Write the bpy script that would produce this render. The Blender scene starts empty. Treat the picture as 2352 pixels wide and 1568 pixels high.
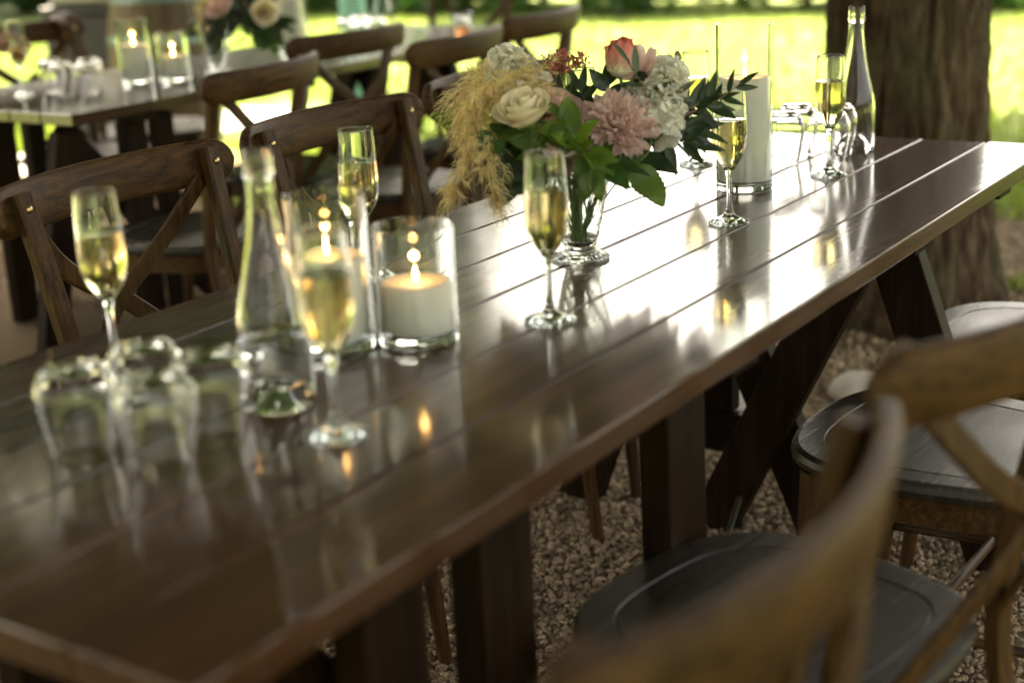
import bpy, bmesh, math, random
import numpy as np
from mathutils import Vector, Matrix, noise as mnoise
rad = math.radians
random.seed(7); RNG = np.random.default_rng(11)
scene = bpy.context.scene
COL = scene.collection

# ------------------------------------------------------------------ camera
CAM_R = [[0.5495385416786751, -0.8342928869418177, -0.04430316024802721],
         [0.2688312219023459, 0.12637017561790084, 0.9548614312269568],
         [0.7910355019467625, 0.536643231125287, -0.2937292582417439]]
CAM_C = Vector((-0.65592, -0.74209, 1.31063))
RGT, UPV, FWD = (Vector(r) for r in CAM_R)
FPX = 3394.7                      # focal length in pixels of a 2352-wide picture
cam_data = bpy.data.cameras.new('camera')
cam = bpy.data.objects.new('camera', cam_data); COL.objects.link(cam)
cam.matrix_world = Matrix(((RGT.x, UPV.x, -FWD.x, CAM_C.x), (RGT.y, UPV.y, -FWD.y, CAM_C.y),
                           (RGT.z, UPV.z, -FWD.z, CAM_C.z), (0, 0, 0, 1)))
cam_data.lens = 51.96; cam_data.sensor_width = 36.0
cam_data.clip_start = 0.05; cam_data.clip_end = 400
cam_data.dof.use_dof = True; cam_data.dof.focus_distance = 2.50; cam_data.dof.aperture_fstop = 2.1
scene.camera = cam

# ------------------------------------------------------------------ sky, sun, exposure
SUN_AZ, SUN_EL = 46.0, 57.0       # azimuth from +x towards +y
world = bpy.data.worlds.new('World'); scene.world = world; world.use_nodes = True
wn = world.node_tree.nodes; wl = world.node_tree.links
bg = wn['Background']; sky = wn.new('ShaderNodeTexSky'); sky.sky_type = 'NISHITA'; sky.sun_disc = False
sky.sun_elevation = rad(SUN_EL); sky.sun_rotation = rad(90 - SUN_AZ)
sky.dust_density = 5.0; sky.air_density = 0.8; sky.ozone_density = 0.3
hz = wn.new('ShaderNodeHueSaturation'); hz.inputs['Saturation'].default_value = 0.45
wl.new(sky.outputs[0], hz.inputs['Color']); wl.new(hz.outputs[0], bg.inputs[0]); bg.inputs[1].default_value = 0.15
sd = bpy.data.lights.new('sun', 'SUN'); sd.energy = 5.0; sd.angle = rad(0.53); sd.color = (1.0, 0.94, 0.82)
sun = bpy.data.objects.new('sun', sd); COL.objects.link(sun)
sdir = Vector((math.cos(rad(SUN_EL)) * math.cos(rad(SUN_AZ)), math.cos(rad(SUN_EL)) * math.sin(rad(SUN_AZ)), math.sin(rad(SUN_EL))))
sun.rotation_euler = sdir.to_track_quat('Z', 'Y').to_euler(); sun.location = (0, 0, 12)
scene.view_settings.view_transform = 'Standard'; scene.view_settings.look = 'None'
scene.view_settings.gamma = 1.0; scene.view_settings.use_curve_mapping = False
scene.view_settings.exposure = 3.0
scene.view_settings.use_white_balance = True
scene.view_settings.white_balance_temperature = 8200
scene.view_settings.white_balance_tint = 7
cy = scene.cycles
cy.max_bounces = 14; cy.transmission_bounces = 14; cy.glossy_bounces = 6; cy.diffuse_bounces = 4; cy.transparent_max_bounces = 12
cy.caustics_refractive = True; cy.caustics_reflective = True; cy.blur_glossy = 0.6
cy.sample_clamp_indirect = 6.0; cy.use_denoising = True

# ------------------------------------------------------------------ helpers
def pix_dir(u, v):
    return RGT * ((u - 1176.0) / FPX) - UPV * ((v - 784.1) / FPX) + FWD
def at(u, v, depth):              # a point on the ray of pixel (u, v) of a 2352-wide picture, at that depth
    return CAM_C + pix_dir(u, v) * depth

def tag(o, label=None, cat=None, group=None, kind=None):
    if label: o['label'] = label
    if cat: o['category'] = cat
    if group: o['group'] = group
    if kind: o['kind'] = kind
    return o
def empty(name, loc=(0, 0, 0), rz=0.0, label=None, cat=None, group=None):
    o = bpy.data.objects.new(name, None); COL.objects.link(o)
    o.empty_display_size = 0.05; o.location = loc; o.rotation_euler = (0, 0, rz)
    return tag(o, label, cat, group)
def link(name, me, parent=None, mat=None):
    o = bpy.data.objects.new(name, me); COL.objects.link(o)
    if parent: o.parent = parent
    if mat is not None and not me.materials: me.materials.append(mat)
    return o
def copy_tree(o, parent=None):
    c = o.copy(); COL.objects.link(c)
    c.parent = parent
    for ch in list(o.children): copy_tree(ch, c)
    return c

class MB:
    def __init__(s): s.v = []; s.f = []
    def add(s, vs, fs):
        b = len(s.v); s.v += [tuple(p) for p in vs]; s.f += [tuple(i + b for i in f) for f in fs]
    def box(s, lo, hi):
        x0, y0, z0 = lo; x1, y1, z1 = hi
        s.add([(x0, y0, z0), (x1, y0, z0), (x1, y1, z0), (x0, y1, z0), (x0, y0, z1), (x1, y0, z1), (x1, y1, z1), (x0, y1, z1)],
              [(0, 3, 2, 1), (4, 5, 6, 7), (0, 1, 5, 4), (1, 2, 6, 5), (2, 3, 7, 6), (3, 0, 4, 7)])
    def board(s, p0, p1, side, w, t):      # beam from p0 to p1, width w along 'side', thickness t along the third axis
        p0, p1 = Vector(p0), Vector(p1); d = (p1 - p0).normalized(); sd_ = Vector(side); sd_ = (sd_ - d * sd_.dot(d)).normalized()
        n = d.cross(sd_); vs = []
        for p in (p0, p1):
            for a, b in ((-1, -1), (1, -1), (1, 1), (-1, 1)): vs.append(p + sd_ * (a * w / 2) + n * (b * t / 2))
        s.add(vs, [(0, 3, 2, 1), (4, 5, 6, 7), (0, 1, 5, 4), (1, 2, 6, 5), (2, 3, 7, 6), (3, 0, 4, 7)])
    def sweep(s, path, section, side=None, cap=True):
        """section(i) -> list of (a, b) offsets along side and normal; path list of points"""
        pts = [Vector(p) for p in path]; n = len(pts); rings = []
        ref = Vector(side) if side is not None else None
        for i, p in enumerate(pts):
            d = (pts[min(i + 1, n - 1)] - pts[max(i - 1, 0)]).normalized()
            r = ref if ref is not None else (Vector((0, 0, 1)) if abs(d.z) < .9 else Vector((1, 0, 0)))
            a = (r - d * r.dot(d))
            if a.length < 1e-6: a = d.orthogonal()
            a.normalize(); b = d.cross(a)
            if ref is None: ref = a
            rings.append([p + a * q[0] + b * q[1] for q in section(i)])
        m = len(rings[0]); base = len(s.v)
        for r in rings: s.v += [tuple(q) for q in r]
        for i in range(n - 1):
            for j in range(m):
                k = (j + 1) % m
                s.f.append((base + i * m + j, base + i * m + k, base + (i + 1) * m + k, base + (i + 1) * m + j))
        if cap:
            s.f.append(tuple(base + j for j in reversed(range(m)))); s.f.append(tuple(base + (n - 1) * m + j for j in range(m)))
    def tube(s, path, r, seg=10, cap=True):
        rr = r if isinstance(r, (list, tuple)) else [r] * len(path)
        s.sweep(path, lambda i: [(rr[i] * math.cos(2 * math.pi * j / seg), rr[i] * math.sin(2 * math.pi * j / seg)) for j in range(seg)], cap=cap)
    def lathe(s, prof, seg=48, closed=False, jitter=None):
        base = len(s.v); idx = []
        for (r, z) in prof:
            if r < 1e-6: idx.append([len(s.v)]); s.v.append((0, 0, z))
            else:
                idx.append(list(range(len(s.v), len(s.v) + seg)))
                for j in range(seg):
                    a = 2 * math.pi * j / seg; q = r * (jitter(a, z) if jitter else 1)
                    s.v.append((q * math.cos(a), q * math.sin(a), z))
        pairs = list(zip(idx[:-1], idx[1:]))
        if closed: pairs.append((idx[-1], idx[0]))
        for A, B in pairs:
            for j in range(seg):
                k = (j + 1) % seg
                if len(A) == 1 and len(B) == 1: break
                if len(A) == 1: s.f.append((A[0], B[k], B[j]))
                elif len(B) == 1: s.f.append((A[j], A[k], B[0]))
                else: s.f.append((A[j], A[k], B[k], B[j]))
    def grid(s, fn, nu, nv):
        base = len(s.v)
        for i in range(nu + 1):
            for j in range(nv + 1): s.v.append(tuple(fn(i / nu, j / nv)))
        for i in range(nu):
            for j in range(nv):
                a = base + i * (nv + 1) + j; s.f.append((a, a + nv + 1, a + nv + 2, a + 1))
    def ball(s, c, r, nu=8, nv=6, sc=(1, 1, 1)):
        base = len(s.v); c = Vector(c)
        s.v.append(tuple(c + Vector((0, 0, r * sc[2]))))
        for i in range(1, nv):
            t = math.pi * i / nv
            for j in range(nu):
                a = 2 * math.pi * j / nu
                s.v.append((c.x + r * sc[0] * math.sin(t) * math.cos(a), c.y + r * sc[1] * math.sin(t) * math.sin(a), c.z + r * sc[2] * math.cos(t)))
        s.v.append(tuple(c - Vector((0, 0, r * sc[2]))))
        last = len(s.v) - 1
        for j in range(nu):
            k = (j + 1) % nu
            s.f.append((base, base + 1 + j, base + 1 + k)); s.f.append((last, last - nu + k, last - nu + j))
            for i in range(nv - 2):
                a = base + 1 + i * nu
                s.f.append((a + j, a + nu + j, a + nu + k, a + k))
    def mesh(s, name, mat=None, smooth=False, bevel=0.0, fix=True, auto=None):
        me = bpy.data.meshes.new(name); me.from_pydata(s.v, [], s.f)
        bm = bmesh.new(); bm.from_mesh(me)
        if fix: bmesh.ops.recalc_face_normals(bm, faces=bm.faces)
        if bevel > 0:
            es = [e for e in bm.edges if len(e.link_faces) == 2 and e.calc_face_angle(0) > 0.6]
            bmesh.ops.bevel(bm, geom=es, offset=bevel, segments=2, profile=0.5, affect='EDGES', clamp_overlap=True)
        if auto is not None:
            for f in bm.faces: f.smooth = True
            for e in bm.edges:
                if len(e.link_faces) == 2 and e.calc_face_angle(0) > auto: e.smooth = False
        elif smooth:
            for f in bm.faces: f.smooth = True
        bm.to_mesh(me); bm.free()
        if mat is not None: me.materials.append(mat)
        return me
    def obj(s, name, mat, parent=None, **k):
        return link(name, s.mesh(name, mat, **k), parent)

def np_mesh(name, V, F, mat, smooth=False):
    """V (n,3) float, F (m,k) int, all faces with k corners"""
    me = bpy.data.meshes.new(name); V = np.asarray(V, np.float32); F = np.asarray(F, np.int32); k = F.shape[1]
    me.vertices.add(len(V)); me.vertices.foreach_set('co', V.ravel())
    me.loops.add(F.size); me.loops.foreach_set('vertex_index', F.ravel())
    me.polygons.add(len(F)); me.polygons.foreach_set('loop_start', np.arange(0, F.size, k, dtype=np.int32))
    if smooth: me.polygons.foreach_set('use_smooth', np.ones(len(F), bool))
    me.update(calc_edges=True)
    if mat is not None: me.materials.append(mat)
    return me

# ------------------------------------------------------------------ materials
def new_mat(name):
    m = bpy.data.materials.new(name); m.use_nodes = True; m.node_tree.nodes.clear()
    return m, m.node_tree.nodes, m.node_tree.links
def node(N, t, **k):
    n = N.new(t)
    for a, b in k.items():
        if a in n.inputs: n.inputs[a].default_value = b
        else: setattr(n, a, b)
    return n
def ramp(N, stops):
    r = N.new('ShaderNodeValToRGB'); e = r.color_ramp.elements
    e[0].position, e[0].color = stops[0][0], (*stops[0][1], 1); e[1].position, e[1].color = stops[-1][0], (*stops[-1][1], 1)
    for p, c in stops[1:-1]:
        x = e.new(p); x.color = (*c, 1)
    return r
def plain(name, col, rough=0.5, spec=0.5, metal=0.0, var=0.0, scale=20, bump=0.0, sub=0.0, subcol=None, coat=0.0):
    m, N, L = new_mat(name); b = node(N, 'ShaderNodeBsdfPrincipled', Roughness=rough, Metallic=metal); o = N.new('ShaderNodeOutputMaterial')
    b.inputs['Specular IOR Level'].default_value = spec; b.inputs['Coat Weight'].default_value = coat
    tc = N.new('ShaderNodeTexCoord'); nz = node(N, 'ShaderNodeTexNoise', Scale=scale, Detail=4.0)
    L.new(tc.outputs['Object'], nz.inputs['Vector'])
    r = ramp(N, [(0.3, tuple(c * (1 - var) for c in col)), (0.7, tuple(min(1, c * (1 + var)) for c in col))])
    L.new(nz.outputs['Fac'], r.inputs[0]); L.new(r.outputs[0], b.inputs['Base Color'])
    if bump:
        bp = node(N, 'ShaderNodeBump', Strength=bump, Distance=0.003); L.new(nz.outputs['Fac'], bp.inputs['Height']); L.new(bp.outputs[0], b.inputs['Normal'])
    if sub:
        b.inputs['Subsurface Weight'].default_value = sub; b.inputs['Subsurface Radius'].default_value = subcol or (1, .6, .4); b.inputs['Subsurface Scale'].default_value = 0.04 if sub > .5 else 0.02
    L.new(b.outputs[0], o.inputs[0]); return m
def wood(name, dark, light, axis, rough=0.45, grain=60, bump=0.25, coat=0.0, streak=0.06, coatr=0.15, wear=None, spec=0.5, coatvar=0.0, tint=0.0):
    m, N, L = new_mat(name); b = node(N, 'ShaderNodeBsdfPrincipled', Roughness=rough); o = N.new('ShaderNodeOutputMaterial')
    b.inputs['Coat Weight'].default_value = coat; b.inputs['Coat Roughness'].default_value = coatr; b.inputs['Specular IOR Level'].default_value = spec
    tc = N.new('ShaderNodeTexCoord'); oi = N.new('ShaderNodeObjectInfo')
    mul = node(N, 'ShaderNodeVectorMath', operation='SCALE'); mul.inputs[0].default_value = (7.3, 3.1, 5.7); L.new(oi.outputs['Random'], mul.inputs['Scale'])
    add = node(N, 'ShaderNodeVectorMath', operation='ADD'); L.new(tc.outputs['Object'], add.inputs[0]); L.new(mul.outputs[0], add.inputs[1])
    mp = N.new('ShaderNodeMapping'); sc = [1.0, 1.0, 1.0]; sc[axis] = streak; mp.inputs['Scale'].default_value = sc
    L.new(add.outputs[0], mp.inputs[0])
    n1 = node(N, 'ShaderNodeTexNoise', Scale=grain, Detail=6.0, Roughness=0.65, Distortion=0.4); L.new(mp.outputs[0], n1.inputs['Vector'])
    n2 = node(N, 'ShaderNodeTexNoise', Scale=grain * 5, Detail=3.0); L.new(mp.outputs[0], n2.inputs['Vector'])
    n3 = node(N, 'ShaderNodeTexNoise', Scale=7.0, Detail=3.0); L.new(add.outputs[0], n3.inputs['Vector'])
    mid = tuple((a + c) / 2 for a, c in zip(dark, light))
    r = ramp(N, [(0.32, dark), (0.5, mid), (0.7, light)]); L.new(n1.outputs['Fac'], r.inputs[0])
    mx = node(N, 'ShaderNodeMix', data_type='RGBA', blend_type='MULTIPLY'); mx.inputs[0].default_value = 0.6
    r2 = ramp(N, [(0.35, (0.45, 0.42, 0.4)), (0.65, (1.15, 1.1, 1.05))]); L.new(n2.outputs['Fac'], r2.inputs[0])
    L.new(r.outputs[0], mx.inputs[6]); L.new(r2.outputs[0], mx.inputs[7])
    last = mx.outputs[2]
    if wear:
        m2 = node(N, 'ShaderNodeMix', data_type='RGBA'); r3 = ramp(N, [(0.5, (0, 0, 0)), (0.75, (0.55, 0.55, 0.55))]); L.new(n3.outputs['Fac'], r3.inputs[0])
        L.new(r3.outputs[0], m2.inputs[0]); L.new(last, m2.inputs[6]); m2.inputs[7].default_value = (*wear, 1); last = m2.outputs[2]
    if tint:
        m3 = node(N, 'ShaderNodeMix', data_type='RGBA', blend_type='MULTIPLY'); m3.inputs[0].default_value = 1.0
        r4 = ramp(N, [(0, (1 - tint,) * 3), (1, (1 + tint, 1 + tint * .9, 1 + tint * .8))]); L.new(oi.outputs['Random'], r4.inputs[0]); L.new(last, m3.inputs[6]); L.new(r4.outputs[0], m3.inputs[7]); last = m3.outputs[2]
    if coatvar:
        ns = node(N, 'ShaderNodeTexNoise', Scale=3.0, Detail=7.0, Roughness=.65); L.new(add.outputs[0], ns.inputs['Vector'])
        av = node(N, 'ShaderNodeMath', operation='ADD'); L.new(ns.outputs['Fac'], av.inputs[0]); L.new(n1.outputs['Fac'], av.inputs[1])
        cr = node(N, 'ShaderNodeMapRange'); cr.inputs['From Min'].default_value = .7; cr.inputs['From Max'].default_value = 1.3; cr.inputs['To Min'].default_value = coatr - .04; cr.inputs['To Max'].default_value = coatr + coatvar
        L.new(av.outputs[0], cr.inputs['Value']); L.new(cr.outputs[0], b.inputs['Coat Roughness'])
    L.new(last, b.inputs['Base Color'])
    rr = node(N, 'ShaderNodeMapRange'); rr.inputs['To Min'].default_value = rough - 0.08; rr.inputs['To Max'].default_value = rough + 0.12
    L.new(n3.outputs['Fac'], rr.inputs['Value']); L.new(rr.outputs[0], b.inputs['Roughness'])
    bp = node(N, 'ShaderNodeBump', Strength=bump, Distance=0.0012); sm = node(N, 'ShaderNodeMath', operation='ADD')
    L.new(n1.outputs['Fac'], sm.inputs[0]); L.new(n2.outputs['Fac'], sm.inputs[1]); L.new(sm.outputs[0], bp.inputs['Height'])
    L.new(bp.outputs[0], b.inputs['Normal'])
    if coat: L.new(bp.outputs[0], b.inputs['Coat Normal'])
    L.new(b.outputs[0], o.inputs[0]); return m
def leafmat(name, col, trans=0.45, rough=0.45, var=0.35, tcol=None, spec=0.4):
    m, N, L = new_mat(name); o = N.new('ShaderNodeOutputMaterial')
    b = node(N, 'ShaderNodeBsdfPrincipled', Roughness=rough); b.inputs['Specular IOR Level'].default_value = spec
    g = N.new('ShaderNodeNewGeometry'); oi = N.new('ShaderNodeObjectInfo')
    sm = node(N, 'ShaderNodeMath', operation='ADD'); L.new(g.outputs['Random Per Island'], sm.inputs[0]); L.new(oi.outputs['Random'], sm.inputs[1])
    fr = node(N, 'ShaderNodeMath', operation='FRACT'); L.new(sm.outputs[0], fr.inputs[0])
    r = ramp(N, [(0.0, tuple(c * (1 - var) for c in col)), (1.0, tuple(min(1, c * (1 + var)) for c in col))]); L.new(fr.outputs[0], r.inputs[0])
    tc = N.new('ShaderNodeTexCoord'); nz = node(N, 'ShaderNodeTexNoise', Scale=90.0, Detail=3.0); L.new(tc.outputs['Object'], nz.inputs['Vector'])
    mx = node(N, 'ShaderNodeMix', data_type='RGBA', blend_type='MULTIPLY'); mx.inputs[0].default_value = 0.5
    r2 = ramp(N, [(0.3, (0.65, 0.65, 0.65)), (0.7, (1.2, 1.2, 1.2))]); L.new(nz.outputs['Fac'], r2.inputs[0]); L.new(r.outputs[0], mx.inputs[6]); L.new(r2.outputs[0], mx.inputs[7])
    L.new(mx.outputs[2], b.inputs['Base Color'])
    t = N.new('ShaderNodeBsdfTranslucent'); tm = node(N, 'ShaderNodeMix', data_type='RGBA', blend_type='MULTIPLY'); tm.inputs[0].default_value = 1.0
    L.new(mx.outputs[2], tm.inputs[6]); tm.inputs[7].default_value = (*(tcol or (1.3, 1.5, 0.5)), 1); L.new(tm.outputs[2], t.inputs['Color'])
    ms = N.new('ShaderNodeMixShader'); ms.inputs[0].default_value = trans; L.new(b.outputs[0], ms.inputs[1]); L.new(t.outputs[0], ms.inputs[2])
    L.new(ms.outputs[0], o.inputs[0]); return m
def glassmat(name, col, ior=1.5, rough=0.0, density=0.0, dcol=(1, 1, 1)):
    m, N, L = new_mat(name); o = N.new('ShaderNodeOutputMaterial')
    b = node(N, 'ShaderNodeBsdfGlass', IOR=ior, Roughness=rough); b.inputs['Color'].default_value = (*col, 1); L.new(b.outputs[0], o.inputs[0])
    if density:
        a = N.new('ShaderNodeVolumeAbsorption'); a.inputs['Color'].default_value = (*dcol, 1); a.inputs['Density'].default_value = density; L.new(a.outputs[0], o.inputs['Volume'])
    return m
def emit(name, col, s):
    m, N, L = new_mat(name); e = N.new('ShaderNodeEmission'); o = N.new('ShaderNodeOutputMaterial')
    e.inputs[0].default_value = (*col, 1); e.inputs[1].default_value = s; L.new(e.outputs[0], o.inputs[0]); return m

M = {}
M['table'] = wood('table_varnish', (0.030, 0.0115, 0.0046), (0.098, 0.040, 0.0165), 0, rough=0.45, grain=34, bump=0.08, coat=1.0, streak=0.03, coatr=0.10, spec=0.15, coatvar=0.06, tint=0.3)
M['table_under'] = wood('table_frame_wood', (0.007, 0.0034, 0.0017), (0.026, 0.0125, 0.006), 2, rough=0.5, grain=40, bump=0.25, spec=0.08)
for i, ax in enumerate('xyz'):
    M['chair_' + ax] = wood('chair_wood_' + ax, (0.016, 0.0068, 0.0016), (0.110, 0.051, 0.0125), i, rough=0.52, grain=95, bump=0.6, coat=0.0, coatr=0.3, streak=0.028, wear=(0.120, 0.062, 0.020), spec=0.2)
M['seat'] = wood('seat_wood', (0.009, 0.006, 0.004), (0.030, 0.021, 0.014), 0, rough=0.5, grain=70, bump=0.35, coat=0.6, coatr=0.22, streak=0.05, wear=(.038, .029, .021), coatvar=.10, spec=.25)
M['brass'] = plain('brass_stud', (0.55, 0.42, 0.2), rough=0.3, metal=1.0)
M['steel'] = plain('steel_bar', (0.5, 0.5, 0.5), rough=0.35, metal=1.0)
M['glass'] = glassmat('clear_glass', (0.985, 1.0, 0.99))
M['wine'] = glassmat('sparkling_wine', (1, 1, 1), ior=1.34, density=26.0, dcol=(0.95, 0.79, 0.33))
M['orange'] = glassmat('orange_drink', (1, 1, 1), ior=1.34, density=32.0, dcol=(1.0, 0.55, 0.12))
M['thin_glass'] = glassmat('thin_glass', (1, 1, 1), ior=1.30)
M['water'] = glassmat('water', (1, 1, 1), ior=1.33)
M['bubble'] = glassmat('gas_bubble', (1, 1, 1), ior=0.76)
M['wax'] = plain('candle_wax', (0.92, 0.86, 0.76), rough=0.5, var=0.03, scale=30, sub=0.35, subcol=(1.0, 0.75, 0.55))
M['wick'] = plain('wick', (0.02, 0.015, 0.01), rough=0.9)
M['flame'] = emit('flame', (1.0, 0.60, 0.24), 5.0)
M['stem'] = leafmat('stem_green', (0.13, 0.20, 0.05), trans=0.1)
M['twig'] = plain('olive_twig', (0.16, 0.10, 0.06), rough=0.7, var=0.3)
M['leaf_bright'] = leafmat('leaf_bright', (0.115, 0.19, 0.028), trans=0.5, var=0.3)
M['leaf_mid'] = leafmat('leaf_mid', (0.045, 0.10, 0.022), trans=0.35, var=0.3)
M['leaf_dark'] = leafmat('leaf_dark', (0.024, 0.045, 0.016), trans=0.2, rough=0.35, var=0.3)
M['leaf_olive'] = leafmat('leaf_olive', (0.07, 0.095, 0.05), trans=0.2, var=0.35, tcol=(1.1, 1.3, 0.6))
M['cream'] = leafmat('petal_cream', (0.90, 0.82, 0.64), trans=0.4, rough=0.6, var=0.05, tcol=(1, .95, .8), spec=.2)
M['white'] = leafmat('petal_white', (0.92, 0.90, 0.84), trans=0.5, rough=0.6, var=0.06, tcol=(1, 1, .9), spec=.2)
M['pink'] = leafmat('petal_pink', (0.90, 0.71, 0.66), trans=0.4, rough=0.6, var=0.14, tcol=(1, .9, .9), spec=.2)
M['blush'] = leafmat('petal_blush', (0.82, 0.62, 0.55), trans=0.4, rough=0.6, var=0.08, tcol=(1, .9, .85), spec=.2)
M['red'] = leafmat('floret_red', (0.48, 0.14, 0.12), trans=0.2, rough=0.7, var=0.45, tcol=(1, .8, .8), spec=.2)
M['pampas'] = leafmat('pampas', (0.93, 0.74, 0.45), trans=0.55, rough=0.8, var=0.3, tcol=(1.1, .95, .7), spec=.1)
def coral():
    m, N, L = new_mat('petal_coral'); o = N.new('ShaderNodeOutputMaterial'); b = node(N, 'ShaderNodeBsdfPrincipled', Roughness=0.6)
    tc = N.new('ShaderNodeTexCoord'); sp = N.new('ShaderNodeSeparateXYZ'); L.new(tc.outputs['Object'], sp.inputs[0])
    mp = N.new('ShaderNodeMapping'); mp.inputs['Scale'].default_value = (6, 0.5, 6); L.new(tc.outputs['Object'], mp.inputs[0])
    nz = node(N, 'ShaderNodeTexNoise', Scale=60.0); L.new(mp.outputs[0], nz.inputs['Vector'])
    a = node(N, 'ShaderNodeMath', operation='MULTIPLY'); a.inputs[1].default_value = 15.0; L.new(sp.outputs['Y'], a.inputs[0])
    s = node(N, 'ShaderNodeMath', operation='ADD'); L.new(a.outputs[0], s.inputs[0]); L.new(nz.outputs['Fac'], s.inputs[1])
    r = ramp(N, [(0.55, (0.82, 0.72, 0.55)), (0.85, (0.82, 0.36, 0.27)), (1.0, (0.78, 0.26, 0.21))]); L.new(s.outputs[0], r.inputs[0]); L.new(r.outputs[0], b.inputs['Base Color'])
    t = N.new('ShaderNodeBsdfTranslucent'); L.new(r.outputs[0], t.inputs[0]); ms = N.new('ShaderNodeMixShader'); ms.inputs[0].default_value = .35
    L.new(b.outputs[0], ms.inputs[1]); L.new(t.outputs[0], ms.inputs[2]); L.new(ms.outputs[0], o.inputs[0]); return m
M['coral'] = coral()
M['pebble'] = leafmat('pebble', (0.33, 0.24, 0.15), trans=0.0, rough=0.75, var=0.5)
M['canopy'] = leafmat('canopy_leaf', (0.045, 0.074, 0.02), trans=0.38, var=0.35, tcol=(1.2, 1.2, .55))
M['shrub'] = leafmat('shrub_leaf', (0.05, 0.12, 0.03), trans=0.35, var=0.45)
M['grass'] = leafmat('grass_blade', (0.185, 0.25, 0.08), trans=0.45, var=0.35, tcol=(1.2, 1.25, 0.5))
M['skin'] = plain('skin', (0.42, 0.21, 0.14), rough=0.5, var=0.08, scale=40, sub=0.15, subcol=(1, .35, .2))
M['cloth'] = plain('grey_green_cloth', (0.42, 0.46, 0.40), rough=0.9, var=0.06, scale=60)
M['dark_cloth'] = plain('dark_trousers', (0.03, 0.03, 0.035), rough=0.9)
M['hair'] = plain('hair', (0.04, 0.022, 0.012), rough=0.6, var=0.3, scale=120)
M['slab'] = plain('paving_slab', (0.42, 0.41, 0.37), rough=0.85, var=0.18, scale=9, bump=0.3)
M['barrel'] = wood('barrel_oak', (0.060, 0.040, 0.018), (0.14, 0.095, 0.045), 2, rough=0.6, grain=45, bump=0.3)
M['hoop'] = plain('barrel_hoop', (0.16, 0.22, 0.20), rough=0.5, metal=0.6, var=0.3)
M['black'] = plain('black_plastic', (0.012, 0.014, 0.02), rough=0.45, var=0.2)
M['greybox'] = plain('grey_lid', (0.36, 0.35, 0.30), rough=0.7, var=0.1)
M['teal'] = plain('teal_paint', (0.20, 0.46, 0.44), rough=0.5, var=0.12, scale=6)
M['blue'] = plain('blue_fabric', (0.02, 0.10, 0.32), rough=0.8, var=0.2)
M['shoe'] = plain('shoe_white', (0.78, 0.78, 0.76), rough=0.55, var=0.05)
M['shoe_blue'] = plain('shoe_stripe_blue', (0.05, 0.32, 0.42), rough=0.5)
M['tan'] = plain('pale_stone', (0.56, 0.50, 0.42), rough=0.7, var=0.15, scale=30, bump=.2)

def bark():
    m, N, L = new_mat('bark'); o = N.new('ShaderNodeOutputMaterial'); b = node(N, 'ShaderNodeBsdfPrincipled', Roughness=0.9); b.inputs['Specular IOR Level'].default_value = .2
    tc = N.new('ShaderNodeTexCoord'); mp = N.new('ShaderNodeMapping'); mp.inputs['Scale'].default_value = (1, 1, .28); L.new(tc.outputs['Object'], mp.inputs[0])
    n1 = node(N, 'ShaderNodeTexNoise', Scale=26.0, Detail=8.0, Roughness=.7); n2 = node(N, 'ShaderNodeTexNoise', Scale=4.0, Detail=4.0)
    L.new(mp.outputs[0], n1.inputs['Vector']); L.new(tc.outputs['Object'], n2.inputs['Vector'])
    r = ramp(N, [(.34, (.018, .010, .006)), (.5, (.070, .042, .023)), (.70, (.17, .13, .08))]); L.new(n1.outputs['Fac'], r.inputs[0])
    r2 = ramp(N, [(.45, (0, 0, 0)), (.7, (.7, .7, .7))]); L.new(n2.outputs['Fac'], r2.inputs[0])
    mx = node(N, 'ShaderNodeMix', data_type='RGBA'); L.new(r2.outputs[0], mx.inputs[0]); L.new(r.outputs[0], mx.inputs[6]); mx.inputs[7].default_value = (.075, .072, .035, 1)
    L.new(mx.outputs[2], b.inputs['Base Color'])
    bp = node(N, 'ShaderNodeBump', Strength=.9, Distance=.012); L.new(n1.outputs['Fac'], bp.inputs['Height']); L.new(bp.outputs[0], b.inputs['Normal'])
    L.new(b.outputs[0], o.inputs[0]); return m
M['bark'] = bark()
def ground(name, cols, scale, bump, rough=.95, dist=.02):
    m, N, L = new_mat(name); o = N.new('ShaderNodeOutputMaterial'); b = node(N, 'ShaderNodeBsdfPrincipled', Roughness=rough); b.inputs['Specular IOR Level'].default_value = .15
    tc = N.new('ShaderNodeTexCoord'); n1 = node(N, 'ShaderNodeTexNoise', Scale=scale, Detail=6.0, Roughness=.7); n2 = node(N, 'ShaderNodeTexNoise', Scale=.9, Detail=5.0)
    L.new(tc.outputs['Object'], n1.inputs['Vector']); L.new(tc.outputs['Object'], n2.inputs['Vector'])
    ad = node(N, 'ShaderNodeMath', operation='MULTIPLY_ADD'); ad.inputs[1].default_value = .5
    h = node(N, 'ShaderNodeMath', operation='MULTIPLY'); h.inputs[1].default_value = .5; L.new(n2.outputs['Fac'], h.inputs[0])
    L.new(n1.outputs['Fac'], ad.inputs[0]); L.new(h.outputs[0], ad.inputs[2])
    r = ramp(N, cols); L.new(ad.outputs[0], r.inputs[0]); L.new(r.outputs[0], b.inputs['Base Color'])
    bp = node(N, 'ShaderNodeBump', Strength=bump, Distance=dist); L.new(n1.outputs['Fac'], bp.inputs['Height']); L.new(bp.outputs[0], b.inputs['Normal'])
    L.new(b.outputs[0], o.inputs[0]); return m
M['lawn'] = ground('lawn', [(.3, (.135, .19, .06)), (.55, (.20, .25, .09)), (.75, (.28, .305, .14))], 35, .6)
M['gravel_base'] = ground('gravel_base', [(.3, (.12, .085, .05)), (.5, (.22, .16, .10)), (.75, (.34, .25, .17))], 55, .9)

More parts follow.
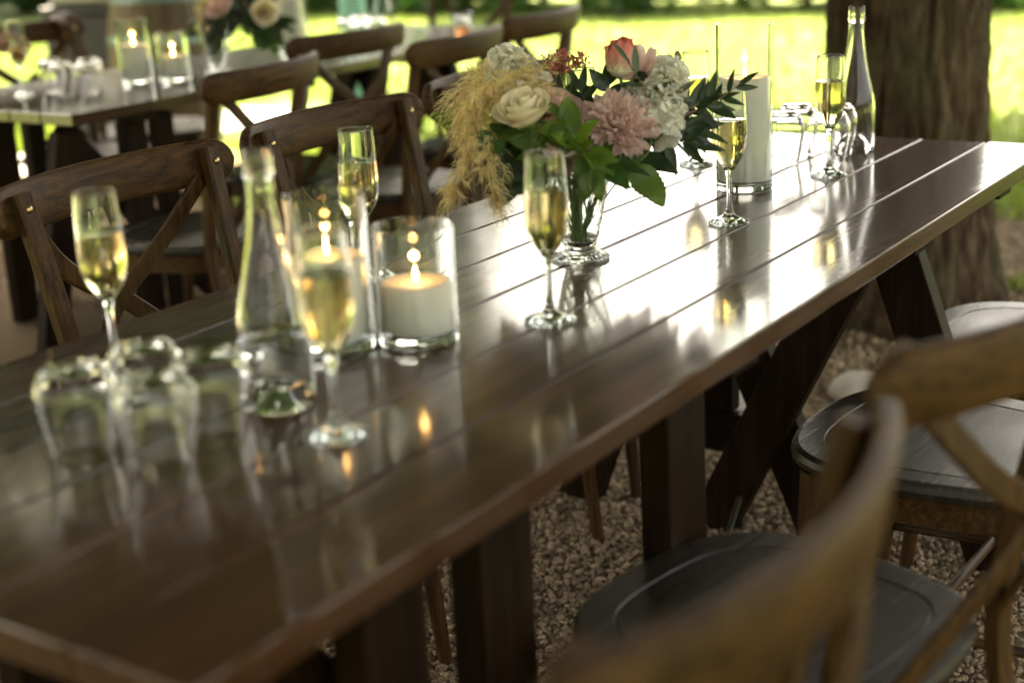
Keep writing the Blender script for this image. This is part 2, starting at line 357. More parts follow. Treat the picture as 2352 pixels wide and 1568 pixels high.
# ------------------------------------------------------------------ ground, lawn, gravel, path
def sheet(name, pts, z, mat, kind='structure'):
    mb = MB(); mb.add([(x, y, z) for x, y in pts], [tuple(range(len(pts)))])
    return tag(mb.obj(name, mat, fix=False), kind=kind)
sheet('lawn', [(-60, -60), (90, -60), (90, 90), (-60, 90)], 0.0, M['lawn'])
gp = []
def edge(a, b, n, amp):
    for i in range(n):
        t = i / n; p = (a[0] + (b[0] - a[0]) * t, a[1] + (b[1] - a[1]) * t)
        gp.append((p[0] + amp * (mnoise.noise(Vector((p[0] * 2.1, p[1] * 2.1, 3))) + .5 * mnoise.noise(Vector((p[0] * 7, p[1] * 7, 1)))), p[1] + amp * mnoise.noise(Vector((p[0] * 2.3, p[1] * 2.3, 9)))))
edge((-2.6, -2.6), (5.2, -2.6), 40, .1); edge((5.2, -2.6), (5.15, 5.2), 70, .16); edge((5.15, 5.2), (-2.6, 5.35), 40, .06); edge((-2.6, 5.35), (-2.6, -2.6), 40, .1)
sheet('gravel_bed', gp, 0.004, M['gravel_base'])
def stones(n, xr, yr, smin, smax, seed, hole=None):
    g = np.random.default_rng(seed)
    base = np.array([(0, 0, 1), (.9, 0, .3), (.28, .86, .3), (-.73, .53, .3), (-.73, -.53, .3), (.28, -.86, .3), (.73, .53, -.35), (-.28, .86, -.35), (-.9, 0, -.35), (-.28, -.86, -.35), (.73, -.53, -.35)], float)
    fc = np.array([(0, 1, 2), (0, 2, 3), (0, 3, 4), (0, 4, 5), (0, 5, 1), (1, 6, 2), (2, 7, 3), (3, 8, 4), (4, 9, 5), (5, 10, 1), (2, 6, 7), (3, 7, 8), (4, 8, 9), (5, 9, 10), (1, 10, 6)])
    k = len(base); V = np.repeat(base[None], n, 0); V = V * (1 + .22 * g.standard_normal((n, k, 1)))
    V *= g.uniform(.65, 1.25, (n, 1, 3)) * np.array([1, 1, .75])
    a = g.uniform(0, 6.283, n); t = g.uniform(-.5, .5, n); ca, sa, ct, st = np.cos(a), np.sin(a), np.cos(t), np.sin(t)
    x, y, z = V[..., 0].copy(), V[..., 1].copy(), V[..., 2].copy()
    y2 = y * ct[:, None] - z * st[:, None]; z2 = y * st[:, None] + z * ct[:, None]
    V[..., 0] = x * ca[:, None] - y2 * sa[:, None]; V[..., 1] = x * sa[:, None] + y2 * ca[:, None]; V[..., 2] = z2
    s = g.uniform(smin, smax, (n, 1, 1)) * .5; V *= s
    P = np.stack([g.uniform(*xr, n), g.uniform(*yr, n), g.uniform(.002, .010, n)], 1)
    V += P[:, None]
    F = fc[None] + (np.arange(n) * k)[:, None, None]
    return V.reshape(-1, 3), F.reshape(-1, 3)
V1, F1 = stones(98000, (.1, 3.2), (-.7, 1.7), .007, .018, 1)
V2, F2 = stones(18000, (2.6, 5.15), (-1.2, 5.2), .016, .03, 2)
tag(link('gravel', np_mesh('gravel', np.concatenate([V1, V2]), np.concatenate([F1, F2 + len(V1)]), M['pebble'])), 'loose tan gravel stones under the tables', 'gravel', kind='stuff')
# grass blades on the lawn nearest the tables
def blades(n, fn, seed, h=(.03, .07)):
    g = np.random.default_rng(seed); P = fn(g, n); n = len(P)
    a = g.uniform(0, 6.283, n); hh = g.uniform(*h, n); w = g.uniform(.004, .009, n); lean = g.uniform(.1, .7, n) * hh; la = g.uniform(0, 6.283, n)
    V = np.zeros((n, 3, 3)); V[:, 0] = P; V[:, 1] = P; V[:, 2] = P
    V[:, 0, 0] += np.cos(a) * w; V[:, 0, 1] += np.sin(a) * w; V[:, 1, 0] -= np.cos(a) * w; V[:, 1, 1] -= np.sin(a) * w
    V[:, 2, 0] += np.cos(la) * lean; V[:, 2, 1] += np.sin(la) * lean; V[:, 2, 2] += hh
    return V.reshape(-1, 3), np.arange(n * 3).reshape(n, 3)
def lawn_pts(g, n):
    d = 5.2 + 9 * g.random(n) ** 1.6; y = g.uniform(-3, 12, n); x = d + .12 * g.standard_normal(n)
    P = np.stack([x, y, np.zeros(n)], 1)
    Q = np.stack([g.uniform(1, 6, n // 2), 6.05 + 5 * g.random(n // 2) ** 1.5, np.zeros(n // 2)], 1)
    P = np.concatenate([P, Q]); keep = ~((P[:, 0] < 6.7) & (P[:, 1] > 5.2) & (P[:, 1] < 6.02)); return P[keep]
Vg, Fg = blades(90000, lawn_pts, 5)
def tuft_pts(g, n):
    c = np.stack([g.uniform(4.0, 5.2, 60), g.uniform(-.6, 4.6, 60)], 1); i = g.integers(0, 60, n)
    p = c[i] + .05 * g.standard_normal((n, 2)); return np.concatenate([p, np.zeros((n, 1))], 1)
Vt, Ft = blades(3500, tuft_pts, 6, (.02, .06))
tag(link('grass', np_mesh('grass', np.concatenate([Vg, Vt]), np.concatenate([Fg, Ft + len(Vg)]), M['grass'])), 'sunlit short lawn grass beyond the gravel', 'grass', kind='stuff')
path = MB(); path.box((-1.6, 5.36, -.03), (6.6, 5.98, .006)); path = tag(path.obj('garden_path', M['gravel_base']), kind='structure')
sm = MB(); sm.box((-.293, -.293, 0), (.293, .293, .034)); slab_me = sm.mesh('slab', M['slab'], bevel=.006)
for i in range(13):
    s = link('slab', slab_me, path); s.location = (-1.2 + i * .6, 5.67, .002 + .003 * math.sin(i * 2.3)); s.rotation_euler = (0, 0, .01 * math.sin(i * 5))

# ------------------------------------------------------------------ trestle tables
TL, TW, TH, PW = 2.43, 0.81, 0.76, 0.135
def make_table(loc, label, style=1):
    t = empty('trestle_table', loc, 0, label, 'table')
    for k in range(6):
        mb = MB(); g = .0019 + .0007 * math.sin(k * 2.7); mb.box((.003 * math.sin(k * 3.1), k * PW + g, TH - .032), (TL + .003 * math.cos(k * 2.3), (k + 1) * PW - g, TH - .0004 * (k % 3)))
        o = mb.obj('plank', M['table'], t, bevel=.0024)
    for x in (.30, 1.02, 1.72, 2.20):
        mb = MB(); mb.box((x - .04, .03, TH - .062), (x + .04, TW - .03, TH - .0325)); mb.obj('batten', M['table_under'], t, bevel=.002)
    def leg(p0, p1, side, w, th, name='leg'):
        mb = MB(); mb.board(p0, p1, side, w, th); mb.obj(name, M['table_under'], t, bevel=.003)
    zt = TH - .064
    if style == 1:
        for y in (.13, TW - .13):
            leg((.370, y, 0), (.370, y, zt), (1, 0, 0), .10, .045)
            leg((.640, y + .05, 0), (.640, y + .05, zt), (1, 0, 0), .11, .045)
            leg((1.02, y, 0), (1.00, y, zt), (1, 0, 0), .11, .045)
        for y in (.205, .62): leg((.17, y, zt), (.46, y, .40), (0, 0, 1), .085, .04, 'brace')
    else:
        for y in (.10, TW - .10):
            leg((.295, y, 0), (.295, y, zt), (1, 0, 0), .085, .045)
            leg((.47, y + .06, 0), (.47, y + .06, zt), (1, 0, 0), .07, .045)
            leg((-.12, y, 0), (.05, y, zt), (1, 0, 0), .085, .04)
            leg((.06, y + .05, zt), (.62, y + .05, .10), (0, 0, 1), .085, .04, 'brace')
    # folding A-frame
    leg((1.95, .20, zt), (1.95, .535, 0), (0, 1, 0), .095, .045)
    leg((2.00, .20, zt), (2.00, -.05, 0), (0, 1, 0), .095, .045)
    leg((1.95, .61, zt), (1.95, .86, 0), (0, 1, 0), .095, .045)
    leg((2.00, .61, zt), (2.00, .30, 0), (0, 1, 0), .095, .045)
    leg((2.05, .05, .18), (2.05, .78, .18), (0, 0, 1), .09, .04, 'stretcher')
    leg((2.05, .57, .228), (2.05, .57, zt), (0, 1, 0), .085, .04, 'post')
    if style == 1:
        mb = MB(); mb.tube([(1.02, .155, .10), (1.90, .45, .10)], .006, 8); mb.obj('tie_bar', M['steel'], t, smooth=True)
    return t
make_table((0, 0, 0), 'long dark varnished plank trestle table holding the big bouquet')
make_table((2.08, 2.55, 0), 'second plank trestle table with two lit candles beyond the chairs', 2)

# ------------------------------------------------------------------ cross-back chairs
def chaikin(p, n):
    for _ in range(n):
        q = []
        for i in range(len(p)):
            a, b = p[i], p[(i + 1) % len(p)]
            q += [(a[0] * .75 + b[0] * .25, a[1] * .75 + b[1] * .25), (a[0] * .25 + b[0] * .75, a[1] * .25 + b[1] * .75)]
        p = q
    return p
OUT = chaikin([(-.18, -.208), (.18, -.208), (.226, -.02), (.222, .14), (.125, .232), (-.125, .232), (-.222, .14), (-.226, -.02)], 3)
def rings(mb, levels, close=True):
    n = len(OUT); base = len(mb.v)
    for ins, z in levels:
        for x, y in OUT:
            l = math.hypot(x, y - .01); k = max(0.0, (l - ins)) / l; mb.v.append((x * k, .01 + (y - .01) * k, z))
    for i in range(len(levels) - 1):
        for j in range(n):
            k = (j + 1) % n; mb.f.append((base + i * n + j, base + i * n + k, base + (i + 1) * n + k, base + (i + 1) * n + j))
    mb.f.append(tuple(base + j for j in reversed(range(n)))); mb.f.append(tuple(base + (len(levels) - 1) * n + j for j in range(n)))
def spline(pts, n):
    out = []; P = [Vector(p) for p in pts]; P = [P[0] * 2 - P[1]] + P + [P[-1] * 2 - P[-2]]
    for i in range(1, len(P) - 2):
        for k in range(n):
            t = k / n; a, b, c, d = P[i - 1], P[i], P[i + 1], P[i + 2]
            out.append(.5 * ((2 * b) + (c - a) * t + (2 * a - 5 * b + 4 * c - d) * t * t + (3 * b - a - 3 * c + d) * t ** 3))
    out.append(P[-2]); return out
def chamf(w, h, c):
    return [(w, h - c), (w - c, h), (-w + c, h), (-w, h - c), (-w, -h + c), (-w + c, -h), (w - c, -h), (w, -h + c)]
def rail_y(x): return -.267 - .064 * (1 - (x / .27) ** 2)
def make_chair():
    t = empty('crossback_chair')
    mb = MB(); rings(mb, [(.012, .424), (.002, .430), (0, .440), (.003, .449), (.012, .4535), (.052, .4525), (.0535, .4505), (.0555, .4505), (.057, .4522), (.10, .4502), (.16, .4490)])
    mb.obj('seat', M['seat'], t, auto=.22)
    mb = MB(); rings(mb, [(.030, .375), (.030, .4235)]); mb.obj('seat_rail', M['chair_x'], t, auto=.6)
    for s in (-1, 1):
        mb = MB(); mb.tube(spline([(s * .175, .155, .424), (s * .178, .168, .22), (s * .183, .19, 0)], 5), [.019 - .0006 * i for i in range(11)], 10); mb.obj('leg', M['chair_z'], t, smooth=False, auto=.7)
        pth = spline([(s * .190, -.275, 0), (s * .185, -.222, .24), (s * .188, -.188, .44), (s * .198, -.218, .66), (s * .213, -.268, .897)], 6)
        mb = MB(); mb.sweep(pth, lambda i: chamf(.017, .0115, .004), side=(1, 0, 0)); post = mb.obj('back_post', M['chair_z'], t, auto=.5)
        mb = MB(); mb.ball((s * .213, -.2505, .874), .0065, 10, 6, (1, .6, 1)); mb.obj('stud', M['brass'], post, smooth=True)
        # bent cross strip
        pth = spline([(s * .190, -.280, .842), (s * .10, -.305, .745), (-s * .03, -.302, .655), (-s * .125, -.256, .55), (-s * .172, -.206, .462)], 6)
        off = -.0065 if s > 0 else .0065
        pth = [p + Vector((0, off, 0)) for p in pth]
        mb = MB(); mb.sweep(pth, lambda i: chamf(.005, .0165, .003), side=(0, 1, 0)); mb.obj('cross_strip', M['chair_z'], t, auto=.5)
        mb = MB(); mb.tube([(s * .180, .165, .19), (s * .186, -.215, .21)], .0085, 8); mb.obj('stretcher', M['chair_y'], t, smooth=True)
        mb = MB(); mb.tube(spline([(s * .178, .158, .27), (s * .165, .10, .36), (s * .12, .02, .40), (0, -.02, .41)], 5), .008, 8); mb.obj('bent_brace', M['chair_y'], t, smooth=True)
    mb = MB(); mb.tube([(-.183, -.02, .20), (.183, -.02, .20)], .0085, 8); mb.obj('stretcher', M['chair_x'], t, smooth=True)
    # top rail, bowed backwards with rounded ends
    mb = MB(); n = 40; pth = []; hh = []
    for i in range(n + 1):
        a = -1 + 2 * i / n; x = .272 * math.sin(a * math.pi / 2) if abs(a) > .0 else 0
        e = max(0.0, abs(x) - .2325); hh.append(max(.0025, math.sqrt(max(0, .0400 ** 2 - e * e)))); pth.append((x, rail_y(x), .868))
    def sec(i):
        h = hh[i]; w = .0105 if h > .012 else .008; c = min(.007, h * .6)
        return [(h - c, w), (h - c * .3, w * .72), (h, w * .25), (h, -w * .25), (h - c * .3, -w * .72), (h - c, -w), (-h + c, -w), (-h + c * .3, -w * .72), (-h, -w * .25), (-h, w * .25), (-h + c * .3, w * .72), (-h + c, w)]
    mb.sweep(pth, sec, side=(0, -.16, 1)); mb.obj('top_rail', M['chair_x'], t, auto=.7)
    return t
proto = make_chair(); used = [False]
def chair(x, y, deg, label, group):
    c = proto if not used[0] else copy_tree(proto); used[0] = True
    c.location = (x, y, 0); c.rotation_euler = (0, 0, rad(deg)); tag(c, label, 'chair', group); return c
G1, G2 = 'cross-back chairs at the bouquet table', 'cross-back chairs around the far table'
chair(.190, -.080, 0, 'brown cross-back chair with its pale curved top rail right beside the table corner', G1)
chair(.85, -.095, -10, 'cross-back chair whose rail end overlaps the tip of the pale curved rail', G1)
chair(1.535, -.085, -2, 'dark-seated cross-back chair in front of the sloping table leg', G1)
chair(2.12, -.075, 1, 'cross-back chair with shiny grey-lit seat closest to the tree trunk', G1)
chair(.998, .862, 183, 'brown cross-back chair behind the flute and upturned tumblers', G1)
chair(1.583, .897, 180, 'worn brown cross-back chair behind the two short candle cylinders', G1)
chair(2.185, .925, 178, 'cross-back chair half hidden behind the pampas grass of the big bouquet', G1)
chair(2.16, 2.21, 10, 'cross-back chair at the far table next to its two lit candles', G2)
chair(3.0, 2.57, -3, 'cross-back chair before the far table bouquet and tall candle', G2)
chair(2.92, 2.12, 5, 'cross-back chair at the far table in front of the orange drink', G2)
chair(3.60, 2.25, 4, 'cross-back chair at the far end of the far table, rail against the lawn', G2)
chair(4.66, 3.18, 90, 'cross-back chair at the head of the far table', G2)
chair(2.95, 3.54, 178, 'dark cross-back chair behind the hand and the far tumblers', G2)
chair(3.50, 3.78, 228, 'cross-back chair turned sideways behind the far candles', G2)

# ------------------------------------------------------------------ glassware
def flute_meshes():
    outer = [(0, .0006), (.029, .0006), (.0305, .0004), (.031, 0), (.033, 0), (.0345, .0012), (.0342, .0028), (.030, .0048), (.020, .0082), (.012, .0125), (.0075, .0175), (.0055, .024), (.0045, .036), (.0042, .055), (.0046, .074), (.0062, .085), (.0105, .0935), (.0165, .1015), (.0225, .1115), (.0265, .1235), (.0286, .138), (.0290, .150), (.0286, .168), (.0276, .190), (.0264, .210), (.0258, .2225), (.0257, .2245), (.02545, .2250), (.0251, .2250), (.0248, .2245), (.02475, .2225)]
    inner = [(.0253, .210), (.0265, .190), (.0275, .168), (.0279, .150), (.0275, .138), (.0254, .1245), (.0213, .113), (.0150, .1035), (.0080, .0982), (0, .0965)]
    mb = MB(); mb.lathe(outer + inner, 56); glass = mb.mesh('flute_glass', M['glass'], auto=.55)
    return glass
FL = flute_meshes()
def wine_mesh(top):
    pr = [(0, .0962), (.0083, .0979), (.0153, .1032), (.0216, .1127), (.0257, .1243), (.0278, .138), (.0282, .150), (.0278, .168)]
    pr = [q for q in pr if q[1] < top - .002]
    r = .0282 if top < .155 else (.0278 - (top - .168) * .045)
    mb = MB(); mb.lathe(pr + [(r, top), (r - .002, top - .0004), (0, top - .0006)], 56); me = mb.mesh('wine', M['wine'], smooth=False, auto=.9); return me
def bubbles_mesh(top, n, seed):
    g = random.Random(seed); mb = MB()
    for i in range(n):
        z = g.uniform(.101, top - .001); rm = .026 if z > .13 else .026 * ((z - .094) / .036) ** .6
        a = g.uniform(0, 6.28); r = rm * math.sqrt(g.random()) * .97; s = g.uniform(.00022, .00055)
        mb.ball((r * math.cos(a), r * math.sin(a), z), s, 6, 4)
    for i in range(26):
        a = g.uniform(0, 6.28); mb.ball((.0262 * math.cos(a), .0262 * math.sin(a), top - .0009), .0006, 6, 4)
    return mb.mesh('bubble_swarm', M['bubble'], smooth=True)
WM = {}; BM = bubbles_mesh(.172, 150, 3)
def flute(x, y, top, label, z=TH, group='champagne flutes on the bouquet table', rz=0.0):
    t = empty('champagne_flute', (x, y, z + .0004), rz, label, 'flute', group)
    link('glass', FL, t)
    if top not in WM: WM[top] = wine_mesh(top)
    w = link('sparkling_wine', WM[top], t)
    tag(link('bubble_swarm', BM, w), kind='stuff')
    return t
flute(.517, .648, .175, 'champagne flute standing behind the upturned tumblers')
flute(1.000, .640, .177, 'champagne flute behind the taller of the two short candle cylinders')
flute(.462, .247, .178, 'champagne flute in front of the bottle and short candle cylinders')
flute(.924, .267, .176, 'champagne flute standing in front of the big bouquet')
flute(1.70, .675, .172, 'champagne flute hidden behind the big bouquet, only its rim showing')
flute(1.998, .590, .174, 'champagne flute between the white stock flowers and the tall candle cylinder')
flute(1.543, .302, .172, 'champagne flute in front of the tall candle cylinder')
flute(1.982, .303, .178, 'champagne flute in front of the clear bottle by the tree')
flute(2.350, 3.086, .150, 'champagne flute on the far table touched by a hand', group='champagne flutes on the far table')

def tumbler_mesh():   # upside down: rim at z = 0
    outer = [(.0298, 0), (.0303, .0006), (.0310, .004), (.0340, .018), (.0382, .040), (.0412, .060), (.0418, .070), (.0410, .080), (.0380, .090), (.0330, .0975), (.0275, .1025), (.0240, .1042), (.0225, .1045), (.0205, .1036), (.0180, .1030), (0, .1028)]
    inner = [(0, .0975), (.012, .0974), (.021, .0962), (.0300, .0935), (.0362, .0865), (.0396, .0775), (.0405, .0690), (.0400, .0600), (.0370, .040), (.0329, .018), (.0300, .004), (.0293, .0006)]
    mb = MB(); mb.lathe(outer + inner, 48); # close rim
    n = 48; a = 0; b = len(mb.v) - n
    for j in range(n):
        k = (j + 1) % n; mb.f.append((b + j, b + k, a + k, a + j))
    return mb.mesh('tumbler', M['thin_glass'], auto=.6)
TU = tumbler_mesh()
def tumbler(x, y, label, group):
    o = link('upturned_tumbler', TU); o.location = (x, y, TH + .0004); o.rotation_euler = (0, 0, random.uniform(0, 6)); return tag(o, label, 'tumbler', group)
for x, y, l in ((.290, .447, 'upturned clear tumbler of the water-bottle cluster standing farthest from the bottle'),
                (.304, .343, 'upturned clear tumbler of the water-bottle cluster closest to the end edge of the table'),
                (.377, .437, 'upturned clear tumbler with the stem of a flute rising right behind it'),
                (.388, .350, 'upturned clear tumbler right up against the side of the water bottle')):
    tumbler(x, y, l, 'upturned tumblers beside the water bottle')
for x, y, l in ((2.065, .432, 'upturned clear tumbler right against the tall candle cylinder'),
                (2.092, .348, 'upturned clear tumbler right behind the flute that stands before the empty bottle'),
                (2.165, .448, 'upturned clear tumbler behind the other three beside the tall candle'),
                (2.185, .370, 'upturned clear tumbler right beside the empty bottle at the tree')):
    tumbler(x, y, l, 'upturned tumblers beside the tall candle')
for x, y, l in ((2.425, 3.035, 'upturned clear tumbler right beside the flute and hand on the far table'),
                (2.375, 2.93, 'upturned clear far-table tumbler between flute and front plank edge'),
                (2.40, 2.84, 'upturned clear far-table tumbler closest to the front plank edge'),
                (2.475, 2.915, 'upturned clear far-table tumbler closest to the paired lit candles')):
    tumbler(x, y, l, 'upturned tumblers on the far table')
for x, y in ((3.74, 2.93), (3.80, 2.84), (3.86, 2.96), (3.70, 2.84)):
    tumbler(x, y, 'clear tumbler turned upside down on the far table beside the tall candle', 'upturned tumblers by the far bottle')

def bottle_mesh():
    outer = [(0, .034), (.010, .032), (.022, .022), (.030, .008), (.035, .0), (.039, .0008), (.0412, .005), (.0415, .03), (.0412, .09), (.040, .104), (.0355, .128), (.029, .155), (.0225, .185), (.0178, .213), (.0152, .240), (.0144, .258), (.0150, .2605), (.0166, .2625), (.0166, .2685), (.0152, .2705), (.0158, .274), (.0160, .2895), (.0150, .2915), (.0118, .2915), (.0108, .2895)]
    inner = [(.0105, .255), (.0118, .238), (.0148, .211), (.0195, .183), (.026, .153), (.0325, .126), (.0372, .103), (.0384, .09), (.0385, .03), (.037, .012), (.032, .0145), (.0235, .027), (.011, .0375), (0, .0395)]
    mb = MB(); mb.lathe(outer + inner, 56); return mb.mesh('bottle', M['thin_glass'], auto=.6)
BT = bottle_mesh()
def bottle(x, y, label, water=None):
    t = empty('glass_bottle', (x, y, TH + .0004), 0, label, 'bottle', 'clear glass bottles'); link('glass', BT, t)
    if water:
        mb = MB(); mb.lathe([(0, .0393), (.011, .0373), (.0235, .0268), (.032, .0143), (.0373, .0118), (.0387, .03), (.0386, water), (.0372, water - .0005), (0, water - .0006)], 48)
        mb.obj('water', M['water'], t, smooth=False, auto=.9)
    return t
bottle(2.238, .352, 'clear empty glass bottle standing in front of the tree trunk')
bottle(.511, .372, 'clear glass water bottle beside the upturned tumblers', water=.083)
bottle(3.95, 2.92, 'clear glass bottle on the far table beside the tall candle')
# glass with orange drink at the far table
t = empty('drink_glass', (4.03, 2.60, TH), 0, 'short tumbler of orange drink on the far table', 'glass')
mb = MB(); mb.lathe([(0, 0), (.030, 0), (.032, .003), (.037, .06), (.039, .105), (.038, .1055), (.0375, .105), (.0355, .06), (.0305, .008), (0, .007)], 40); mb.obj('glass', M['glass'], t, smooth=True)
mb = MB(); mb.lathe([(0, .0068), (.0307, .0079), (.0352, .045), (.0352, .0455), (0, .0455)], 40); mb.obj('orange_drink', M['orange'], t, auto=.9)

# ------------------------------------------------------------------ candles in glass cylinders
def holder_mesh(r, h, b=.014, w=.0028):
    mb = MB(); mb.lathe([(0, .0005), (r - .008, .0004), (r - .006, 0), (r - .001, .001), (r, .004), (r, .006), (r, h - .003), (r, h - .001), (r - .0008, h), (r - w + .0008, h), (r - w, h - .001), (r - w, h - .003), (r - w, b + .007), (r - w, b + .005), (r - w - .004, b), (r - w - .006, b), (0, b)], 96)
    return mb.mesh('candle_cylinder', M['glass'], smooth=False, auto=.5)
def wax_mesh(r, h):
    mb = MB(); mb.lathe([(0, 0), (r - .003, 0), (r, .003), (r, h - .004), (r - .0015, h - .0008), (r - .005, h), (r * .72, h - .0015), (r * .35, h - .004), (0, h - .005)], 56); return mb.mesh('wax', M['wax'], smooth=True)
HM = {}
fm = MB(); fm.lathe([(0, -.002), (.0016, -.001), (.0030, .003), (.0034, .006), (.0025, .011), (.0011, .016), (0, .020)], 14); FLM = fm.mesh('flame', M['flame'], smooth=True)
wk = MB(); wk.tube([(0, 0, 0), (.0003, 0, .005), (.0008, .0003, .009)], .0011, 6); WKM = wk.mesh('wick', M['wick'])
def candle(x, y, h, wh, label1, label2, r=.0515, group='far'):
    key = (r, h)
    if key not in HM: HM[key] = holder_mesh(r, h)
    o = link('candle_cylinder', HM[key]); o.location = (x, y, TH + .0004); tag(o, label1, 'candle holder', 'glass candle cylinders')
    c = empty('pillar_candle', (x, y, TH + .0145), 0, label2, 'candle', 'white pillar candles')
    link('wax', wax_mesh(r - .0052, wh), c)
    k = link('wick', WKM, c); k.location = (0, 0, wh - .006)
    f = link('flame', FLM, k); f.location = (.0008, 0, .0065)
    ld = bpy.data.lights.new('candle_glow', 'POINT'); ld.energy = .007; ld.color = (1, .52, .18); ld.shadow_soft_size = .006
    lo = bpy.data.objects.new('candle_glow', ld); COL.objects.link(lo); lo.parent = c; lo.location = (0, 0, wh + .032)
candle(1.816, .401, .298, .190, 'tall glass cylinder holding a high white candle beside the bouquet', 'high white pillar candle inside the tall cylinder beside the bouquet')
candle(.708, .455, .200, .108, 'medium glass candle cylinder next to the shorter one by the water bottle', 'white candle in the medium cylinder by the water bottle')
candle(.778, .374, .153, .066, 'shortest glass candle cylinder on the bouquet table, touching the medium one', 'low wide white candle in the shortest cylinder of the bouquet table')
candle(2.672, 2.925, .200, .108, 'taller of the paired glass candle cylinders by the tumblers on the far table', 'white candle in the taller paired cylinder on the far table')
candle(2.752, 2.835, .153, .066, 'shorter of the paired glass candle cylinders on the far table corner', 'white candle in the shorter paired cylinder on the far table')
candle(3.47, 2.96, .298, .190, 'tall glass candle cylinder beside the far table bouquet', 'high white pillar candle beside the far table bouquet')

# ------------------------------------------------------------------ flowers
def petal_mesh(name, L, W, cup, curl, mat, nu=9, nv=6, ruffle=0.0, tip=.62, seed=0):
    mb = MB()
    def fn(a, b):
        y = L * a; q = max(0.0, (a - tip) / (1.0 - tip)); w = W * .5 * (.34 + .66 * math.sin(math.pi * .5 * min(1, a / tip)) if a < tip else math.sqrt(max(.012, 1 - q * q)))
        x = (b - .5) * 2 * w; z = cup * W * ((b - .5) * 2) ** 2 * (.4 + .6 * a) + curl * L * a * a
        z += ruffle * W * math.sin(9 * b + 5 * a + seed) * a
        return (x, y, z)
    mb.grid(fn, nu, nv); return mb.mesh(name, mat, smooth=True, fix=False)
def frame(o, P, N, spin=0.0):
    N = Vector(N).normalized(); q = N.to_track_quat('Z', 'Y'); o.matrix_world = Matrix.Translation(P) @ q.to_matrix().to_4x4() @ Matrix.Rotation(spin, 4, 'Z')
def put_petal(me, parent, az, r0, z0, tilt, s=1.0, roll=0.0, name='petal'):
    o = link(name, me, parent)
    o.matrix_local = Matrix.Rotation(az, 4, 'Z') @ Matrix.Translation((0, r0, z0)) @ Matrix.Rotation(tilt, 4, 'X') @ Matrix.Rotation(roll, 4, 'Y') @ Matrix.Diagonal((s, s, s, 1))
    return o
VASE = Vector((1.236, .407, TH))
def stem_to(parent, P, N, foot, r=.0016, mat='stem', mid=None):
    P = Vector(P); f = Vector(foot); N = Vector(N).normalized(); L = (P - f).length
    inv = parent.matrix_world.inverted()
    pts = [P, P - N * L * .22] + ([mid] if mid is not None else []) + [f + Vector((0, 0, .07)) + (P - f) * .05, f]
    mb = MB(); mb.tube([inv @ p for p in spline(pts, 6)], r, 7); return mb.obj('stem', M[mat], parent, smooth=True)
PM = {}
def pm(key, *a, **k):
    if key not in PM: PM[key] = petal_mesh('petal', *a, **k)
    return PM[key]
rnd = random.Random(5)
def foot_in(base):
    a = rnd.uniform(0, 6.28); r = rnd.uniform(0, .013); return base + Vector((r * math.cos(a), r * math.sin(a), .022))
def wrap_petal(R_, H_, D_, fl, mat, seed):
    mb = MB()
    def fn(a, b):
        v = 2 * b - 1; ang = v * D_ * (.45 + .55 * math.sin(math.pi * .5 * min(1, a * 1.6))); hgt = H_ * (1 - .30 * abs(v) ** 2.6)
        r = R_ * (.22 + .78 * math.sin(math.pi * .5 * min(1, a * 1.25)) ** .8) + fl * a ** 3 - R_ * .10 * a ** 4 * (1 if fl < .002 else 0) + .0012 * v * (1 + a) + .0007 * math.sin(5 * v + seed) * a
        return (r * math.cos(ang), r * math.sin(ang), -.010 + hgt * a - fl * .35 * a ** 4 * (1 - v * v))
    mb.grid(fn, 10, 12); return mb.mesh('petal', mat, smooth=True, fix=False)
def rose(P, N, s, mat, label, base, group='flowers in the big bouquet', open_=0.0, stem=True):
    t = empty('rose'); frame(t, P, N, rnd.uniform(0, 6)); tag(t, label, 'flower', group)
    for k, (R_, H_, n, D_, fl) in enumerate(((.007, .035, 3, 1.25, .0), (.0115, .037, 3, 1.25, .001), (.0165, .0365, 4, 1.0, .003 + .003 * open_), (.0205, .034, 4, .98, .006 + .006 * open_), (.0240, .029, 4, .92, .010 + .010 * open_))):
        key = ('wrap', k, mat, open_)
        if key not in PM: PM[key] = wrap_petal(R_, H_, D_, fl, M[mat], k)
        o0 = rnd.uniform(0, 6)
        for i in range(n):
            o = link('petal', PM[key], t); o.matrix_local = Matrix.Rotation(o0 + i * 6.283 / n + rnd.uniform(-.15, .15), 4, 'Z') @ Matrix.Rotation(rnd.uniform(-.06, .06), 4, 'X') @ Matrix.Diagonal((s, s, s * rnd.uniform(.94, 1.05), 1))
    mb = MB(); mb.ball((0, 0, -.006 * s), .013 * s, 10, 7, (1, 1, .8)); cx = mb.obj('calyx', M['stem'], t, smooth=True)
    sp = pm('sepal', .022, .008, .2, -.3, M['leaf_mid'], 4, 3)
    for i in range(5): put_petal(sp, cx, i * 1.257, .008 * s, -.008 * s, rad(-10), s, name='sepal')
    if stem: stem_to(t, P, N, foot_in(base))
    return t
